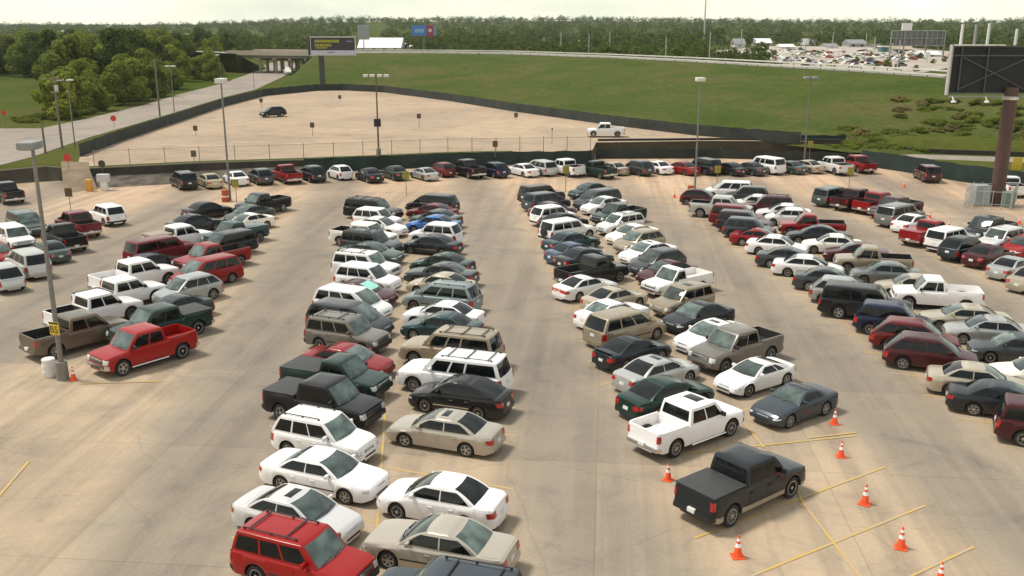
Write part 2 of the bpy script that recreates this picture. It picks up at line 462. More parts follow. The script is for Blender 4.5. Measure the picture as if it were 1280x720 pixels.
def build_car(t, opts=()):
    """one prototype of a vehicle with all its parts"""
    c = Car(t)
    root = empty(c.kind, (0, 0, 0))
    L2 = c.L / 2
    # ---- body shell
    ds = {0, c.L, .02, .05, .1, .16, .24, .34, .46, c.L - .02, c.L - .05, c.L - .1, c.L - .16, c.L - .24, c.L - .34, c.L - .46}
    ds |= {d for d, z in c.deck}
    for wx in c.wx:
        for k in range(13): ds.add(round(wx + c.ra * math.cos(math.pi * k / 12), 4))
        ds |= {round(wx - c.ra - .004, 4), round(wx + c.ra + .004, 4)}
    if c.__dict__.get('bed'): ds |= {c.bed[0] - .004, c.bed[0], c.bed[1], c.bed[1] + .004}
    ds |= {c.L * k / 24 for k in range(25)}
    dl = []
    for d in sorted(x for x in ds if 0 <= x <= c.L):
        if not dl or d - dl[-1] > .003: dl.append(d)
    bm = bmesh.new()
    rings = []
    for d in dl:
        h = c.half(d)
        n = len(h)
        pts = [(L2 - d, y, z) for y, z in h] + [(L2 - d, -y, z) for y, z in reversed(h[1:-1])]
        rings.append([bm.verts.new(p) for p in pts])
    n = len(rings[0]); nh = 11
    for a, b in zip(rings, rings[1:]):
        for k in range(n):
            f = bm.faces.new((a[k], b[k], b[(k + 1) % n], a[(k + 1) % n]))
            kk = k if k < nh - 1 else n - 1 - k
            f.material_index = 1 if kk < 3 else 0
    f = bm.faces.new(rings[0]); f.material_index = 0
    f = bm.faces.new(rings[-1][::-1]); f.material_index = 0
    if c.__dict__.get('bed'):                   # bed floor and inner walls
        white_bed = 'paintbed' in opts
        for f in bm.faces:
            ce = f.calc_center_median()
            if -L2 + (c.L - c.bed[1]) - .003 < ce.x < L2 - c.bed[0] + .003 and abs(ce.y) < c.hw * .872 and ce.z > c.bed[2] - .05 and not white_bed:
                f.material_index = 2
    # ---- greenhouse
    U, T = 8, [0, .15, .3, .45, .6, .72, .82, .91, 1.0]
    def outline(t):
        o = [c.front(lerp(-1, 1, i / U), t) for i in range(U + 1)]
        o += [c.flank(i / 10, t, 1) for i in range(1, 10)]
        o += [c.rear(lerp(1, -1, i / U), t) for i in range(U + 1)]
        o += [c.flank(1 - i / 10, t, -1) for i in range(1, 10)]
        return o
    loops = [outline(t) for t in T]
    top = loops[-1]
    ctr = sum(top, Vector()) / len(top)
    def shrink(fx, dz):
        o = []
        for p in top:
            q = ctr + (p - ctr) * fx
            if fx > .9:
                q = Vector((p.x - math.copysign(.05, p.x - ctr.x) * min(1, abs(p.x - ctr.x) / .3), p.y - math.copysign(.05, p.y) * min(1, abs(p.y) / .2), p.z))
            o.append(q + Vector((0, 0, dz)))
        return o
    loops += [shrink(.95, .026), shrink(.6, .046), shrink(.25, .052)]
    vr = [[bm.verts.new(p) for p in o] for o in loops]
    m = len(vr[0])
    for a, b in zip(vr, vr[1:]):
        for k in range(m):
            bm.faces.new((a[k], a[(k + 1) % m], b[(k + 1) % m], b[k])).material_index = 0
    bm.faces.new(vr[-1]).material_index = 0
    bmesh.ops.recalc_face_normals(bm, faces=bm.faces)
    part('body', bm, [PAINT, DARK, BEDLINER], root, 32)
    # ---- glass
    bm = bmesh.new()
    grid_patch(bm, lambda a, b: c.front(lerp(-.90, .90, a), lerp(.05, .90, b), .008), 8, 6, True, lambda a, b: c.front(lerp(-.90, .90, a), lerp(.05, .90, b), -.012))
    part('windshield', bm, GLASS2, root, 50)
    if 'sunshade' in opts:
        bm = bmesh.new()
        grid_patch(bm, lambda a, b: c.front(lerp(-.72, .8, a), lerp(.2, .86, b), .022), 6, 3, True, lambda a, b: c.front(lerp(-.72, .8, a), lerp(.2, .86, b), 0))
        part('sunshade', bm, MINT, root, 50)
    bm = bmesh.new()
    lo, hi = (.08, .86) if c.cat != 'pickup' else (.22, .80)
    grid_patch(bm, lambda a, b: c.rear(lerp(.86, -.86, a), lerp(lo, hi, b), .008), 8, 4, True, lambda a, b: c.rear(lerp(.86, -.86, a), lerp(lo, hi, b), -.012))
    part('rear_window', bm, GLASS if t not in ('oldsedan',) else GLASS2, root, 50)
    for sg in (1, -1):
        for (s0, s1) in c.panes:
            bm = bmesh.new()
            b0, b1 = (.11, .66) if c.cat == 'car' else (.12, .78)
            def pos(a, b, off, s0=s0, s1=s1, sg=sg):
                # the fore and aft edges follow the pillars only near the ends, so the middle pillars stand upright
                return c.flank(lerp(s0, s1, a), lerp(b0, b1, b), sg, off)
            grid_patch(bm, lambda a, b: pos(a, b, .007), 5, 4, sg < 0, lambda a, b: pos(a, b, -.012))
            part('side_window', bm, GLASS, root, 50)
    # ---- doors
    for sg in (1, -1):
        for (d0, d1) in c.doors:
            bm = bmesh.new()
            def pos(a, b, off, sg=sg):
                x, y, z = c.side(lerp(d0, d1, a), lerp(.10, .97, b), off)
                return Vector((x, sg * y, z))
            grid_patch(bm, lambda a, b: pos(a, b, .007), 6, 6, sg < 0, lambda a, b: pos(a, b, -.01))
            dr = part('door', bm, PAINT, root, 50)
            bm = bmesh.new()
            x, y, z = c.side(d1 - .16, .84, .012)
            box(bm, x - .09, x + .09, min(sg * y, sg * (y + .03)), max(sg * y, sg * (y + .03)), z - .018, z + .018)
            part('handle', bm, CHROME if 'chrome' in opts else PAINT, dr, 0)
    # ---- hood and tail lid
    h0, h1 = (.12 if c.truck else .22), c.cab[0] - .03
    bm = bmesh.new()
    grid_patch(bm, lambda a, b: c.top(lerp(h0, h1, a), lerp(-1, 1, b), .008), 8, 8, False, lambda a, b: c.top(lerp(h0, h1, a), lerp(-1, 1, b), -.01))
    part('hood', bm, PAINT, root, 50)
    if c.cat == 'car' and t not in ('hatch', 'fast'):
        t0, t1 = c.cab[3] + .03, c.L - .14
        bm = bmesh.new()
        grid_patch(bm, lambda a, b: c.top(lerp(t0, t1, a), lerp(-.94, .94, b), .008), 4, 8, False, lambda a, b: c.top(lerp(t0, t1, a), lerp(-.94, .94, b), -.01))
        part('trunk_lid', bm, PAINT, root, 50)
    bm = bmesh.new()                            # wiper arms lying at the foot of the windshield
    for y0, y1 in ((.02, .62), (-.70, -.10)):
        a_, b_ = c.front(y0, .07, .02), c.front(y1, .13, .02)
        tube(bm, a_, b_, .012, None, 5)
    part('wipers', bm, DARK, root, 40)
    # ---- wheels
    tyre, rim = wheel_meshes(c.r, 5 if (len(opts) + len(t)) % 3 == 0 else (10 if (len(opts) + len(t)) % 3 == 1 else 6))
    for wx in c.wx:
        for sg in (1, -1):
            wh = link_obj('wheel', tyre, root, (L2 - wx, sg * (c.hw - .125), c.r))
            if sg < 0: wh.rotation_euler = (0, 0, math.pi)
            link_obj('rim', rim, wh)
    # ---- lamps, bumpers, grille, plate, mirrors
    zh = interp(c.deck, .10); zl = c.deck[0][1]
    hz0, hz1 = (zl + .02, zh - .02) if not c.truck else (zl + .10, zh - .03)
    for sg in (1, -1):
        bm = bmesh.new()
        lamp_patch(bm, c, 'front', sg, .62, hz0 + (0 if c.truck else .03), hz1, .10 if c.truck else .22, .014, .04)
        part('headlight', bm, LAMP, root, 40)
        bm = bmesh.new()
        zr = interp(c.deck, c.L - .10)
        if c.cat == 'pickup': q0, z0, z1 = .80, .86, 1.18
        elif t in ('suv', 'csuv', 'bigsuv', 'minivan', 'cross', 'hatch'): q0, z0, z1 = .80, zr - .36, zr - .02
        else: q0, z0, z1 = .52, zr - .25, zr - .05
        if 'tailstrip' in opts: q0 = .02
        lamp_patch(bm, c, 'rear', sg, q0, z0, z1, .10 if c.truck else .20, .016, .02)
        part('taillight', bm, TAIL, root, 40)
        bm = bmesh.new()
        p = c.flank(.11, .10, sg)
        s = .11 if c.cat == 'car' else .15
        box(bm, p.x - .05, p.x + .06, min(p.y, p.y + sg * (.10 + s)), max(p.y, p.y + sg * (.10 + s)), p.z - .01, p.z + s * 1.15, 0, .025)
        part('mirror', bm, PAINT if 'blackmirror' not in opts and c.cat != 'pickup' else DARK, root, 40)
    bm = bmesh.new()
    gq = .36 if not c.truck else .55
    end_bar(bm, c, 'front', -gq, gq, hz0 + (.01 if c.truck else .05), hz1 - .01, .010, .08, 8, 0)
    for k in range(1, 4):
        z = lerp(hz0 + (0 if c.truck else .05), hz1, k / 4)
        end_bar(bm, c, 'front', -gq * .96, gq * .96, z - .012, z + .012, .022, .02, 6, 1)
    part('grille', bm, [DARK, CHROME], root, 40)
    bump = CHROME if c.cat == 'pickup' and 'bodybumper' not in opts else (DARK if 'darkbumper' in opts else PAINT)
    bz = c.rock + .10
    bm = bmesh.new()
    end_bar(bm, c, 'front', -.97, .97, bz, zl + (.0 if not c.truck else .06), .05 if c.truck else .03, .16, 16, 0, .015)
    end_bar(bm, c, 'front', -.42, .42, bz + .03, bz + .10, .06 if c.truck else .04, .06, 6, 1)
    part('front_bumper', bm, [bump, DARK], root, 40)
    bm = bmesh.new()
    zr0 = c.deck[-1][1]
    end_bar(bm, c, 'rear', -.97, .97, bz, zr0 - .0, .09 if c.cat == 'pickup' else .035, .16, 16, 0, .015)
    part('rear_bumper', bm, bump, root, 40)
    bm = bmesh.new()
    pz = .62 if c.cat == 'pickup' else (interp(c.deck, c.L - .04) - .10 if c.cat == 'car' else .80)
    end_bar(bm, c, 'rear', -.17, .17, pz - .075, pz + .075, .02 if c.cat != 'pickup' else .10, .03, 2)
    part('licence_plate', bm, PLATE, root, 0)
    # ---- extras
    cx = L2 - (c.cab[1] + c.cab[2]) / 2; rl = (c.cab[2] - c.cab[1]); rw = c.hw * c.wr
    zr = c.H + .018
    if 'sunroof' in opts:
        bm = bmesh.new()
        box(bm, cx - .02, cx + min(.55, rl * .38), -rw * .55, rw * .55, c.H - .03, zr + .006, 0, .012)
        part('sunroof', bm, GLASS, root, 40)
    if 'rack' in opts:
        bm = bmesh.new()
        for sg in (1, -1):
            tube(bm, (cx - rl * .44, sg * rw * .84, zr + .05), (cx + rl * .40, sg * rw * .84, zr + .05), .022, None, 8)
            for k in (-.42, 0, .38):
                box(bm, cx + rl * k - .04, cx + rl * k + .04, sg * rw * .84 - .02, sg * rw * .84 + .02, zr - .03, zr + .05)
        for k in (() if 'norails' in opts else ((-.34, .22) if rl < 3 else (-.36, -.02, .30))):
            box(bm, cx + rl * k - .025, cx + rl * k + .025, -rw * .82, rw * .82, zr + .035, zr + .065)
        part('roof_rack', bm, DARK, root, 40)
    if 'tonneau' in opts:
        bm = bmesh.new()
        d0, d1 = c.bed[0] - .05, c.bed[1] + .03
        z = interp(c.deck, (d0 + d1) / 2)
        box(bm, L2 - d1, L2 - d0, -c.hw * .93, c.hw * .93, z + .004, z + .045, 0, .015)
        part('tonneau_cover', bm, PAINT if 'painttonneau' in opts else VINYL, root, 40)
    if 'shell' in opts:
        bm = bmesh.new()
        d0, d1 = c.bed[0] + .02, c.bed[1] + .05
        z = interp(c.deck, (d0 + d1) / 2)
        box(bm, L2 - d1, L2 - d0, -c.hw * .94, c.hw * .94, z + .004, z + .26, 0, .06)
        part('bed_cover', bm, TAN_TRIM, root, 40)
    if 'spoiler' in opts:
        bm = bmesh.new()
        box(bm, -L2 + .10, -L2 + .30, -c.hw * .72, c.hw * .72, c.zt(c.L - .2) + .10, c.zt(c.L - .2) + .14, 0, .012)
        for sg in (1, -1): box(bm, -L2 + .16, -L2 + .24, sg * c.hw * .6 - .03, sg * c.hw * .6 + .03, c.zt(c.L - .2) - .02, c.zt(c.L - .2) + .11)
        part('spoiler', bm, PAINT, root, 40)
    if t in ('oldsedan', 'minivan', 'suv') or 'chrome' in opts:
        for sg in (1, -1):
            bm = bmesh.new()
            def pos(a, b, off, sg=sg):
                d0, d1 = c.wx[0] + c.ra + .06, c.wx[1] - c.ra - .06
                x, y, z = c.side(lerp(d0, d1, a), lerp(.40, .47, b), off)
                return Vector((x, sg * y, z))
            grid_patch(bm, lambda a, b: pos(a, b, .020), 8, 1, sg < 0, lambda a, b: pos(a, b, -.01))
            part('side_moulding', bm, DARK if 'chrome' not in opts else CHROME, root, 50)
    if 'trim' in opts:
        for sg in (1, -1):
            for (d0, d1) in ((.1, c.wx[0] - c.ra - .03), (c.wx[0] + c.ra + .03, c.wx[1] - c.ra - .03), (c.wx[1] + c.ra + .03, c.L - .1)):
                bm = bmesh.new()
                def pos(a, b, off, sg=sg, d0=d0, d1=d1):
                    x, y, z = c.side(lerp(d0, d1, a), lerp(.0, .24, b), off)
                    return Vector((x, sg * y, z))
                grid_patch(bm, lambda a, b: pos(a, b, .014), 6, 2, sg < 0, lambda a, b: pos(a, b, -.01))
                part('lower_trim', bm, TAN_TRIM, root, 50)
    if 'spare' in opts:
        bm = bmesh.new()
        lathe(bm, [(.05, -.09), (.34, -.09), (.36, 0), (.33, .09), (.05, .1)], 20, 'Z', 0, Matrix.Translation((-L2 - .08, 0, .95)) @ Matrix.Rotation(R(90), 4, 'Y'))
        part('spare_wheel', bm, RUBBER, root, 40)
    if 'steps' in opts:
        for sg in (1, -1):
            bm = bmesh.new()
            tube(bm, (L2 - c.doors[0][0], sg * (c.hw + .02), c.rock - .01), (L2 - c.doors[-1][1], sg * (c.hw + .02), c.rock - .01), .045, None, 8)
            part('side_step', bm, CHROME, root, 40)
    return root, c

# ------------------------------------------------------------------ colours (rgb, metallic flake)
COLOURS = {
 'white': (.77, .745, .725, 0), 'cream': (.80, .76, .66, 0), 'pearl': (.66, .65, .63, .25), 'silver': (.46, .46, .44, .55), 'pale grey': (.36, .37, .36, .45),
 'grey': (.17, .175, .17, .45), 'dark grey': (.048, .054, .055, .4), 'charcoal': (.019, .024, .028, .3), 'black': (.010, .010, .011, 0),
 'red': (.22, .007, .007, 0), 'bright red': (.29, .007, .006, 0), 'maroon': (.060, .010, .013, .2), 'dark red': (.13, .010, .012, .1), 'brown': (.04, .022, .02, .3), 'purple': (.035, .022, .035, .3),
 'tan': (.33, .27, .19, .4), 'beige': (.46, .40, .30, .4), 'gold': (.40, .34, .22, .4), 'champagne': (.45, .40, .33, .45), 'bronze': (.15, .12, .085, .4), 'taupe': (.19, .17, .145, .45),
 'navy': (.012, .018, .05, .2), 'blue': (.04, .15, .42, .3), 'blue grey': (.06, .10, .15, .4), 'teal': (.02, .05, .055, .35), 'pale teal': (.22, .27, .27, .45),
 'dark green': (.010, .032, .024, .25), 'grey green': (.06, .085, .075, .4), 'mauve': (.14, .10, .11, .4), 'slate': (.05, .06, .072, .35),
}
ROWS = {  # axis heading in degrees from +X, plain-words name
 'LR': (135, 'leftmost block', 'parked cars in the leftmost block'), 'LL': (-45, 'leftmost block', 'parked cars in the leftmost block'),
 'AL': (50, 'left block', 'parked cars in the left block'), 'AR': (231, 'left block', 'parked cars in the left block'),
 'BL': (-23, 'second block', 'parked cars in the second block'), 'BR': (160, 'second block', 'parked cars in the second block'),
 'CL': (36, 'third block', 'parked cars in the third block'), 'CR': (216, 'third block', 'parked cars in the third block'),
 'DL': (-22, 'fourth block', 'parked cars in the fourth block'), 'DR': (165, 'fourth block', 'parked cars in the fourth block'),
 'EL': (36, 'rightmost block', 'parked cars in the rightmost block'), 'ER': (212, 'rightmost block', 'parked cars in the rightmost block'),
 'F': (123, 'row along the far fence', 'cars in the row along the far fence'),
}
# half row: far end first.  type, colour, roof centre in the photograph (x, y), what it is, extras, heading override
CARS = {
'LL': [
 ('suv', 'grey green', 27, 264, 'grey green SUV', ''),
 ('suv', 'white', 12, 280, 'white boxy SUV facing right', 'darkbumper'),
 ('sedan', 'red', -8, 304, 'red sedan cut by the left edge', ''),
],
'LR': [
 ('crew', 'black', 6, 228, 'black pickup with open bed', ''),
 ('csuv', 'white', 136, 256, 'white SUV with dark rear window', 'darkbumper'),
 ('crew', 'dark red', 95, 265, 'dark red crew cab pickup', ''),
 ('ext', 'black', 76, 281, 'black pickup with pale roof', ''),
 ('sedan', 'grey green', 62, 301, 'grey green sedan', ''),
 ('minivan', 'silver', 36, 314, 'silver minivan', ''),
 ('cross', 'silver', 3, 331, 'silver crossover cut by the left edge', ''),
],
'AL': [
 ('sedan', 'black', 256, 253, 'black sedan', ''),
 ('sedan', 'charcoal', 239, 269, 'charcoal sedan', ''),
 ('crew', 'white', 224, 281, 'white crew cab pickup with covered bed', 'shell'),
 ('bigsuv', 'dark red', 189, 298, 'long dark red SUV', ''),
 ('sedan', 'charcoal', 187, 318, 'dark sedan hidden behind a white pickup', ''),
 ('crew', 'white', 168, 326, 'white crew cab pickup with white bed', 'paintbed'),
 ('crew', 'white', 150, 346, 'white pickup with black bed', 'tonneau'),
 ('crew', 'white', 117, 367, 'white crew cab pickup with empty bed', ''),
 ('crew', 'bronze', 97, 393, 'bronze crew cab pickup', 'bodybumper'),
],
'AR': [
 ('ext', 'black', 329, 243, 'black pickup with open bed', ''),
 ('sedan', 'grey green', 308, 255, 'grey green sedan', ''),
 ('coupe', 'cream', 313, 267, 'cream white coupe', ''),
 ('ext', 'teal', 289, 277, 'teal pickup with covered bed', 'tonneau,painttonneau'),
 ('suv', 'charcoal', 291, 289, 'charcoal SUV', ''),
 ('ext', 'red', 258, 305, 'red pickup with black bed', ''),
 ('minivan', 'red', 269, 322, 'red minivan', ''),
 ('cross', 'pale grey', 243, 343, 'pale grey crossover', ''),
 ('sedan', 'dark grey', 222, 370, 'dark grey sedan', ''),
 ('crew', 'dark green', 196, 383, 'dark green pickup with grey bed cover', 'tonneau'),
 ('crew', 'bright red', 176, 411, 'bright red crew cab pickup with open bed', 'steps,paintbed'),
],
'F': [
 ('suv', 'black', 231, 215, 'black boxy SUV', ''),
 ('sedan', 'gold', 262, 217, 'gold beige sedan', ''),
 ('sedan', 'white', 295, 214, 'white sedan', ''),
 ('cross', 'dark grey', 327, 211, 'dark grey crossover', ''),
 ('ext', 'red', 357, 206, 'red pickup', ''),
 ('cross', 'charcoal', 392, 208, 'charcoal crossover', ''),
 ('hatch', 'white', 429, 207, 'white hatchback', ''),
 ('sedan', 'black', 460, 211, 'black sedan', ''),
 ('sedan', 'dark green', 494, 208, 'dark green sedan', ''),
 ('coupe', 'silver', 531, 209, 'silver coupe', ''),
 ('hatch', 'dark red', 555, 204, 'dark red hatchback', ''),
 ('crew', 'black', 584, 200, 'black crew cab pickup', ''),
 ('cross', 'navy', 620, 203, 'navy crossover', ''),
 ('sedan', 'white', 655, 204, 'white sedan', ''),
 ('minivan', 'silver', 682, 200, 'silver minivan', ''),
 ('crew', 'white', 711, 198, 'white pickup', 'bodybumper'),
 ('ext', 'dark green', 740, 201, 'dark green pickup', ''),
 ('sedan', 'beige', 769, 202, 'beige sedan', ''),
 ('cross', 'dark grey', 799, 201, 'dark grey crossover', ''),
 ('sedan', 'white', 826, 201, 'white sedan', ''),
 ('sedan', 'red', 856, 202, 'red sedan', ''),
 ('suv', 'charcoal', 883, 199, 'charcoal SUV', ''),
 ('sedan', 'black', 912, 203, 'black sedan', ''),
 ('sedan', 'dark grey', 938, 203, 'dark grey sedan', ''),
 ('bigsuv', 'white', 963, 197, 'long white SUV', ''),
 ('sedan', 'grey green', 988, 201, 'grey green sedan', ''),
 ('sedan', 'beige', 1011, 200, 'beige sedan', ''),
 ('crew', 'pearl', 1043, 196, 'pearl white pickup with open bed', '', 102),
 ('crew', 'red', 1073, 194, 'red pickup', '', 100),
 ('suv', 'maroon', 1163, 207, 'maroon SUV standing alone by the green screen', '', 84),
 ('ext', 'white', 1263, 220, 'white pickup behind the billboard pole', 'bodybumper', 80),
],
'BL': [
 ('bigsuv', 'black', 456, 247, 'long black SUV', 'rack'),
 ('csuv', 'white', 463, 260, 'white SUV', ''),
 ('sedan', 'white', 470, 272, 'white sedan hidden by a cream pickup', ''),
 ('crew', 'cream', 455, 278, 'cream crew cab pickup with black bed', 'bodybumper'),
 ('suv', 'dark grey', 449, 290, 'dark grey SUV with pale roof rails', 'rack'),
 ('oldsedan', 'grey green', 463, 302, 'grey green sedan', ''),
 ('suv', 'white', 445, 315, 'white SUV with black roof rack', 'rack'),
 ('csuv', 'white', 449, 331, 'white SUV with dark side windows', ''),
 ('sedan', 'maroon', 445, 350, 'maroon sedan with mint sunshade', 'sunshade'),
 ('minivan', 'white', 427, 360, 'white minivan', ''),
 ('minivan', 'dark grey', 422, 378, 'dark grey minivan', ''),
 ('suv', 'taupe', 418, 395, 'taupe SUV with black roof rack', 'rack,darkbumper'),
 ('sedan', 'red', 428, 431, 'red sedan', ''),
 ('ext', 'dark green', 424, 446, 'dark green pickup with grey bed cover', 'tonneau,bodybumper'),
 ('crew', 'black', 404, 476, 'black pickup with flat bed cover', 'tonneau,bodybumper'),
 ('csuv', 'white', 388, 517, 'white SUV with short roof rails', 'rails'),
 ('oldsedan', 'white', 397, 565, 'white sedan with plain roof', ''),
 ('sedan', 'pearl', 362, 615, 'pearl white sedan with dark sunroof', 'sunroof'),
 ('suv', 'bright red', 352, 657, 'bright red SUV with black roof bars', 'rack,darkbumper'),
],
'BR': [
 ('minivan', 'black', 549, 243, 'black minivan', ''),
 ('sedan', 'dark red', 543, 254, 'dark red sedan', ''),
 ('sedan', 'grey green', 548, 263, 'grey green sedan', ''),
 ('sedan', 'blue', 545, 270, 'bright blue sedan', ''),
 ('csuv', 'white', 553, 280, 'white SUV', ''),
 ('sedan', 'charcoal', 543, 294, 'charcoal sedan', 'chrome'),
 ('sedan', 'dark green', 557, 317, 'dark green sedan', ''),
 ('oldsedan', 'dark grey', 556, 330, 'dark grey sedan', 'chrome'),
 ('sedan', 'beige', 556, 342, 'beige sedan', ''),
 ('minivan', 'pale teal', 566, 354, 'pale teal minivan', 'rails'),
 ('sedan', 'white', 559, 379, 'white sedan', ''),
 ('sedan', 'teal', 558, 393, 'dark teal sedan', ''),
 ('bigsuv', 'tan', 583, 414, 'long tan SUV', 'rack'),
 ('bigsuv', 'white', 588, 444, 'long white SUV with roof rack', 'rack'),
 ('fast', 'black', 581, 474, 'black fastback with chrome door handles', 'chrome'),
 ('sedan', 'champagne', 563, 517, 'champagne sedan with dark sunroof', 'sunroof'),
 ('sedan', 'white', 560, 601, 'white sedan with black rear window', ''),
 ('oldsedan', 'champagne', 559, 657, 'champagne beige sedan with plain roof', ''),
 ('suv', 'slate', 588, 716, 'slate blue SUV cut by the bottom edge', 'rack'),
],
'CL': [
 ('suv', 'brown', 669, 232, 'dark brown SUV', ''),
 ('minivan', 'slate', 679, 241, 'slate grey minivan', ''),
 ('sedan', 'mauve', 688, 253, 'mauve grey sedan', ''),
 ('csuv', 'white', 685, 257, 'white SUV', 'darkbumper'),
 ('sedan', 'black', 701, 266, 'black sedan', ''),
 ('suv', 'white', 701, 274, 'white SUV with spare wheel behind', 'spare,darkbumper'),
 ('sedan', 'teal', 711, 290, 'dark teal sedan', ''),
 ('sedan', 'blue grey', 714, 303, 'blue grey sedan', ''),
 ('sedan', 'charcoal', 727, 311, 'charcoal sedan', ''),
 ('ext', 'black', 744, 320, 'black pickup with empty bed', ''),
 ('coupe', 'white', 729, 345, 'white coupe with red tail strip', 'tailstrip'),
 ('coupe', 'beige', 765, 360, 'beige coupe', ''),
 ('oldsedan', 'white', 762, 376, 'white sedan', ''),
 ('minivan', 'tan', 772, 391, 'tan minivan', ''),
 ('coupe', 'charcoal', 787, 423, 'charcoal coupe', 'spoiler'),
 ('sedan', 'silver', 817, 447, 'silver sedan with dark sunroof', 'sunroof'),
 ('sedan', 'dark green', 828, 476, 'dark green sedan', ''),
 ('crew', 'white', 862, 498, 'white crew cab pickup with open white bed', 'paintbed,sunroof,steps'),
],
'CR': [
 ('sedan', 'dark green', 740, 229, 'dark green sedan', ''),
 ('minivan', 'dark grey', 752, 236, 'dark grey minivan', ''),
 ('sedan', 'white', 756, 246, 'white sedan', ''),
 ('ext', 'dark green', 771, 254, 'dark green pickup with black bed', ''),
 ('csuv', 'pearl', 783, 265, 'pearl white SUV with roof rack', 'rack'),
 ('sedan', 'cream', 794, 280, 'cream sedan', ''),
 ('cross', 'tan', 806, 287, 'tan crossover', ''),
 ('sedan', 'white', 814, 302, 'white sedan with dark sunroof', 'sunroof'),
 ('cross', 'dark grey', 833, 313, 'dark grey crossover', ''),
 ('sedan', 'maroon', 834, 325, 'maroon sedan', ''),
 ('single', 'white', 842, 335, 'white pickup with white bed', 'paintbed'),
 ('csuv', 'tan', 863, 355, 'tan SUV with dark sunroof', 'sunroof'),
 ('sedan', 'charcoal', 876, 379, 'charcoal sedan', ''),
 ('sedan', 'white', 896, 401, 'white sedan with wide sunroof', 'sunroof'),
 ('crew', 'taupe', 921, 411, 'taupe pickup with sloping bed sides', 'bodybumper'),
 ('sport', 'white', 949, 450, 'white low sports car', ''),
 ('roadster', 'slate', 1000, 484, 'slate grey low sports car', ''),
],
'S': [
 ('crew', 'charcoal', 931, 570, 'charcoal pickup with tan lower trim standing apart among the cones', 'tonneau,trim,bodybumper'),
],
'DL': [
 ('hatch', 'maroon', 871, 236, 'maroon hatchback', ''),
 ('crew', 'silver', 906, 246, 'silver crew cab pickup', ''),
 ('suv', 'dark red', 911, 257, 'dark red SUV', ''),
 ('suv', 'purple', 921, 262, 'dark purple SUV', ''),
 ('csuv', 'slate', 928, 271, 'slate grey SUV', ''),
 ('coupe', 'red', 947, 285, 'red coupe', ''),
 ('sedan', 'white', 968, 295, 'white sedan', ''),
 ('sedan', 'dark grey', 983, 310, 'dark grey sedan', ''),
 ('sedan', 'white', 1008, 319, 'white sedan with dark side windows', ''),
 ('sedan', 'dark grey', 1033, 336, 'dark grey sedan', ''),
 ('cross', 'pale grey', 1047, 346, 'pale grey crossover', ''),
 ('bigsuv', 'black', 1072, 358, 'long black SUV', ''),
 ('csuv', 'navy', 1106, 379, 'navy SUV', ''),
 ('cross', 'dark red', 1140, 400, 'dark red crossover', ''),
 ('cross', 'maroon', 1162, 421, 'dark maroon crossover', ''),
 ('sedan', 'beige', 1216, 454, 'beige sedan', ''),
 ('sedan', 'charcoal', 1252, 479, 'charcoal sedan', ''),
 ('suv', 'maroon', 1300, 502, 'maroon SUV cut by the right edge', ''),
],
'DR': [
 ('minivan', 'white', 921, 227, 'white minivan', ''),
 ('csuv', 'dark grey', 942, 233, 'dark grey SUV', ''),
 ('sedan', 'white', 948, 244, 'white sedan', ''),
 ('suv', 'maroon', 972, 246, 'maroon SUV with roof rack', 'rack'),
 ('sedan', 'white', 981, 256, 'white sedan', ''),
 ('hatch', 'white', 992, 260, 'white hatchback', ''),
 ('ext', 'red', 1012, 267, 'red pickup with black bed', ''),
 ('sedan', 'charcoal', 1026, 283, 'charcoal sedan', ''),
 ('sedan', 'cream', 1046, 293, 'cream sedan', ''),
 ('sedan', 'maroon', 1076, 303, 'maroon sedan hidden by a tan pickup', ''),
 ('ext', 'tan', 1088, 309, 'tan pickup with black bed', ''),
 ('sedan', 'grey', 1112, 329, 'grey sedan', ''),
 ('sedan', 'beige', 1147, 345, 'beige sedan hidden by a white pickup', ''),
 ('ext', 'white', 1167, 347, 'white extended cab pickup with white bed', 'paintbed,bodybumper'),
 ('sedan', 'beige', 1208, 381, 'beige sedan', ''),
 ('sedan', 'silver', 1243, 397, 'silver sedan', ''),
 ('sedan', 'dark grey', 1274, 418, 'dark grey sedan', ''),
 ('sedan', 'cream', 1304, 449, 'cream sedan cut by the right edge', ''),
],
'EL': [
 ('suv', 'grey green', 1037, 234, 'grey green SUV', ''),
 ('crew', 'maroon', 1071, 236, 'maroon pickup with open bed', ''),
 ('crew', 'red', 1100, 240, 'red crew cab pickup', ''),
 ('bigsuv', 'grey', 1114, 254, 'long grey SUV', ''),
 ('sedan', 'white', 1139, 267, 'white sedan', ''),
 ('ext', 'red', 1167, 275, 'red pickup with red bed cover', 'tonneau,painttonneau'),
 ('suv', 'white', 1184, 284, 'white SUV', 'darkbumper'),
 ('cross', 'charcoal', 1204, 297, 'charcoal crossover', ''),
 ('sedan', 'maroon', 1238, 306, 'dark maroon sedan', ''),
 ('sedan', 'silver', 1267, 321, 'silver sedan with red tail lamps', ''),
 ('sedan', 'beige', 1294, 335, 'beige sedan cut by the right edge', ''),
],
'ER': [
 ('crew', 'maroon', 1125, 246, 'dark maroon crew cab pickup', ''),
 ('crew', 'dark grey', 1233, 272, 'dark grey pickup facing the camera', ''),
 ('csuv', 'pearl', 1259, 284, 'pearl white SUV facing the camera', ''),
 ('sedan', 'bright red', 1281, 296, 'bright red car cut by the right edge', ''),
],
}
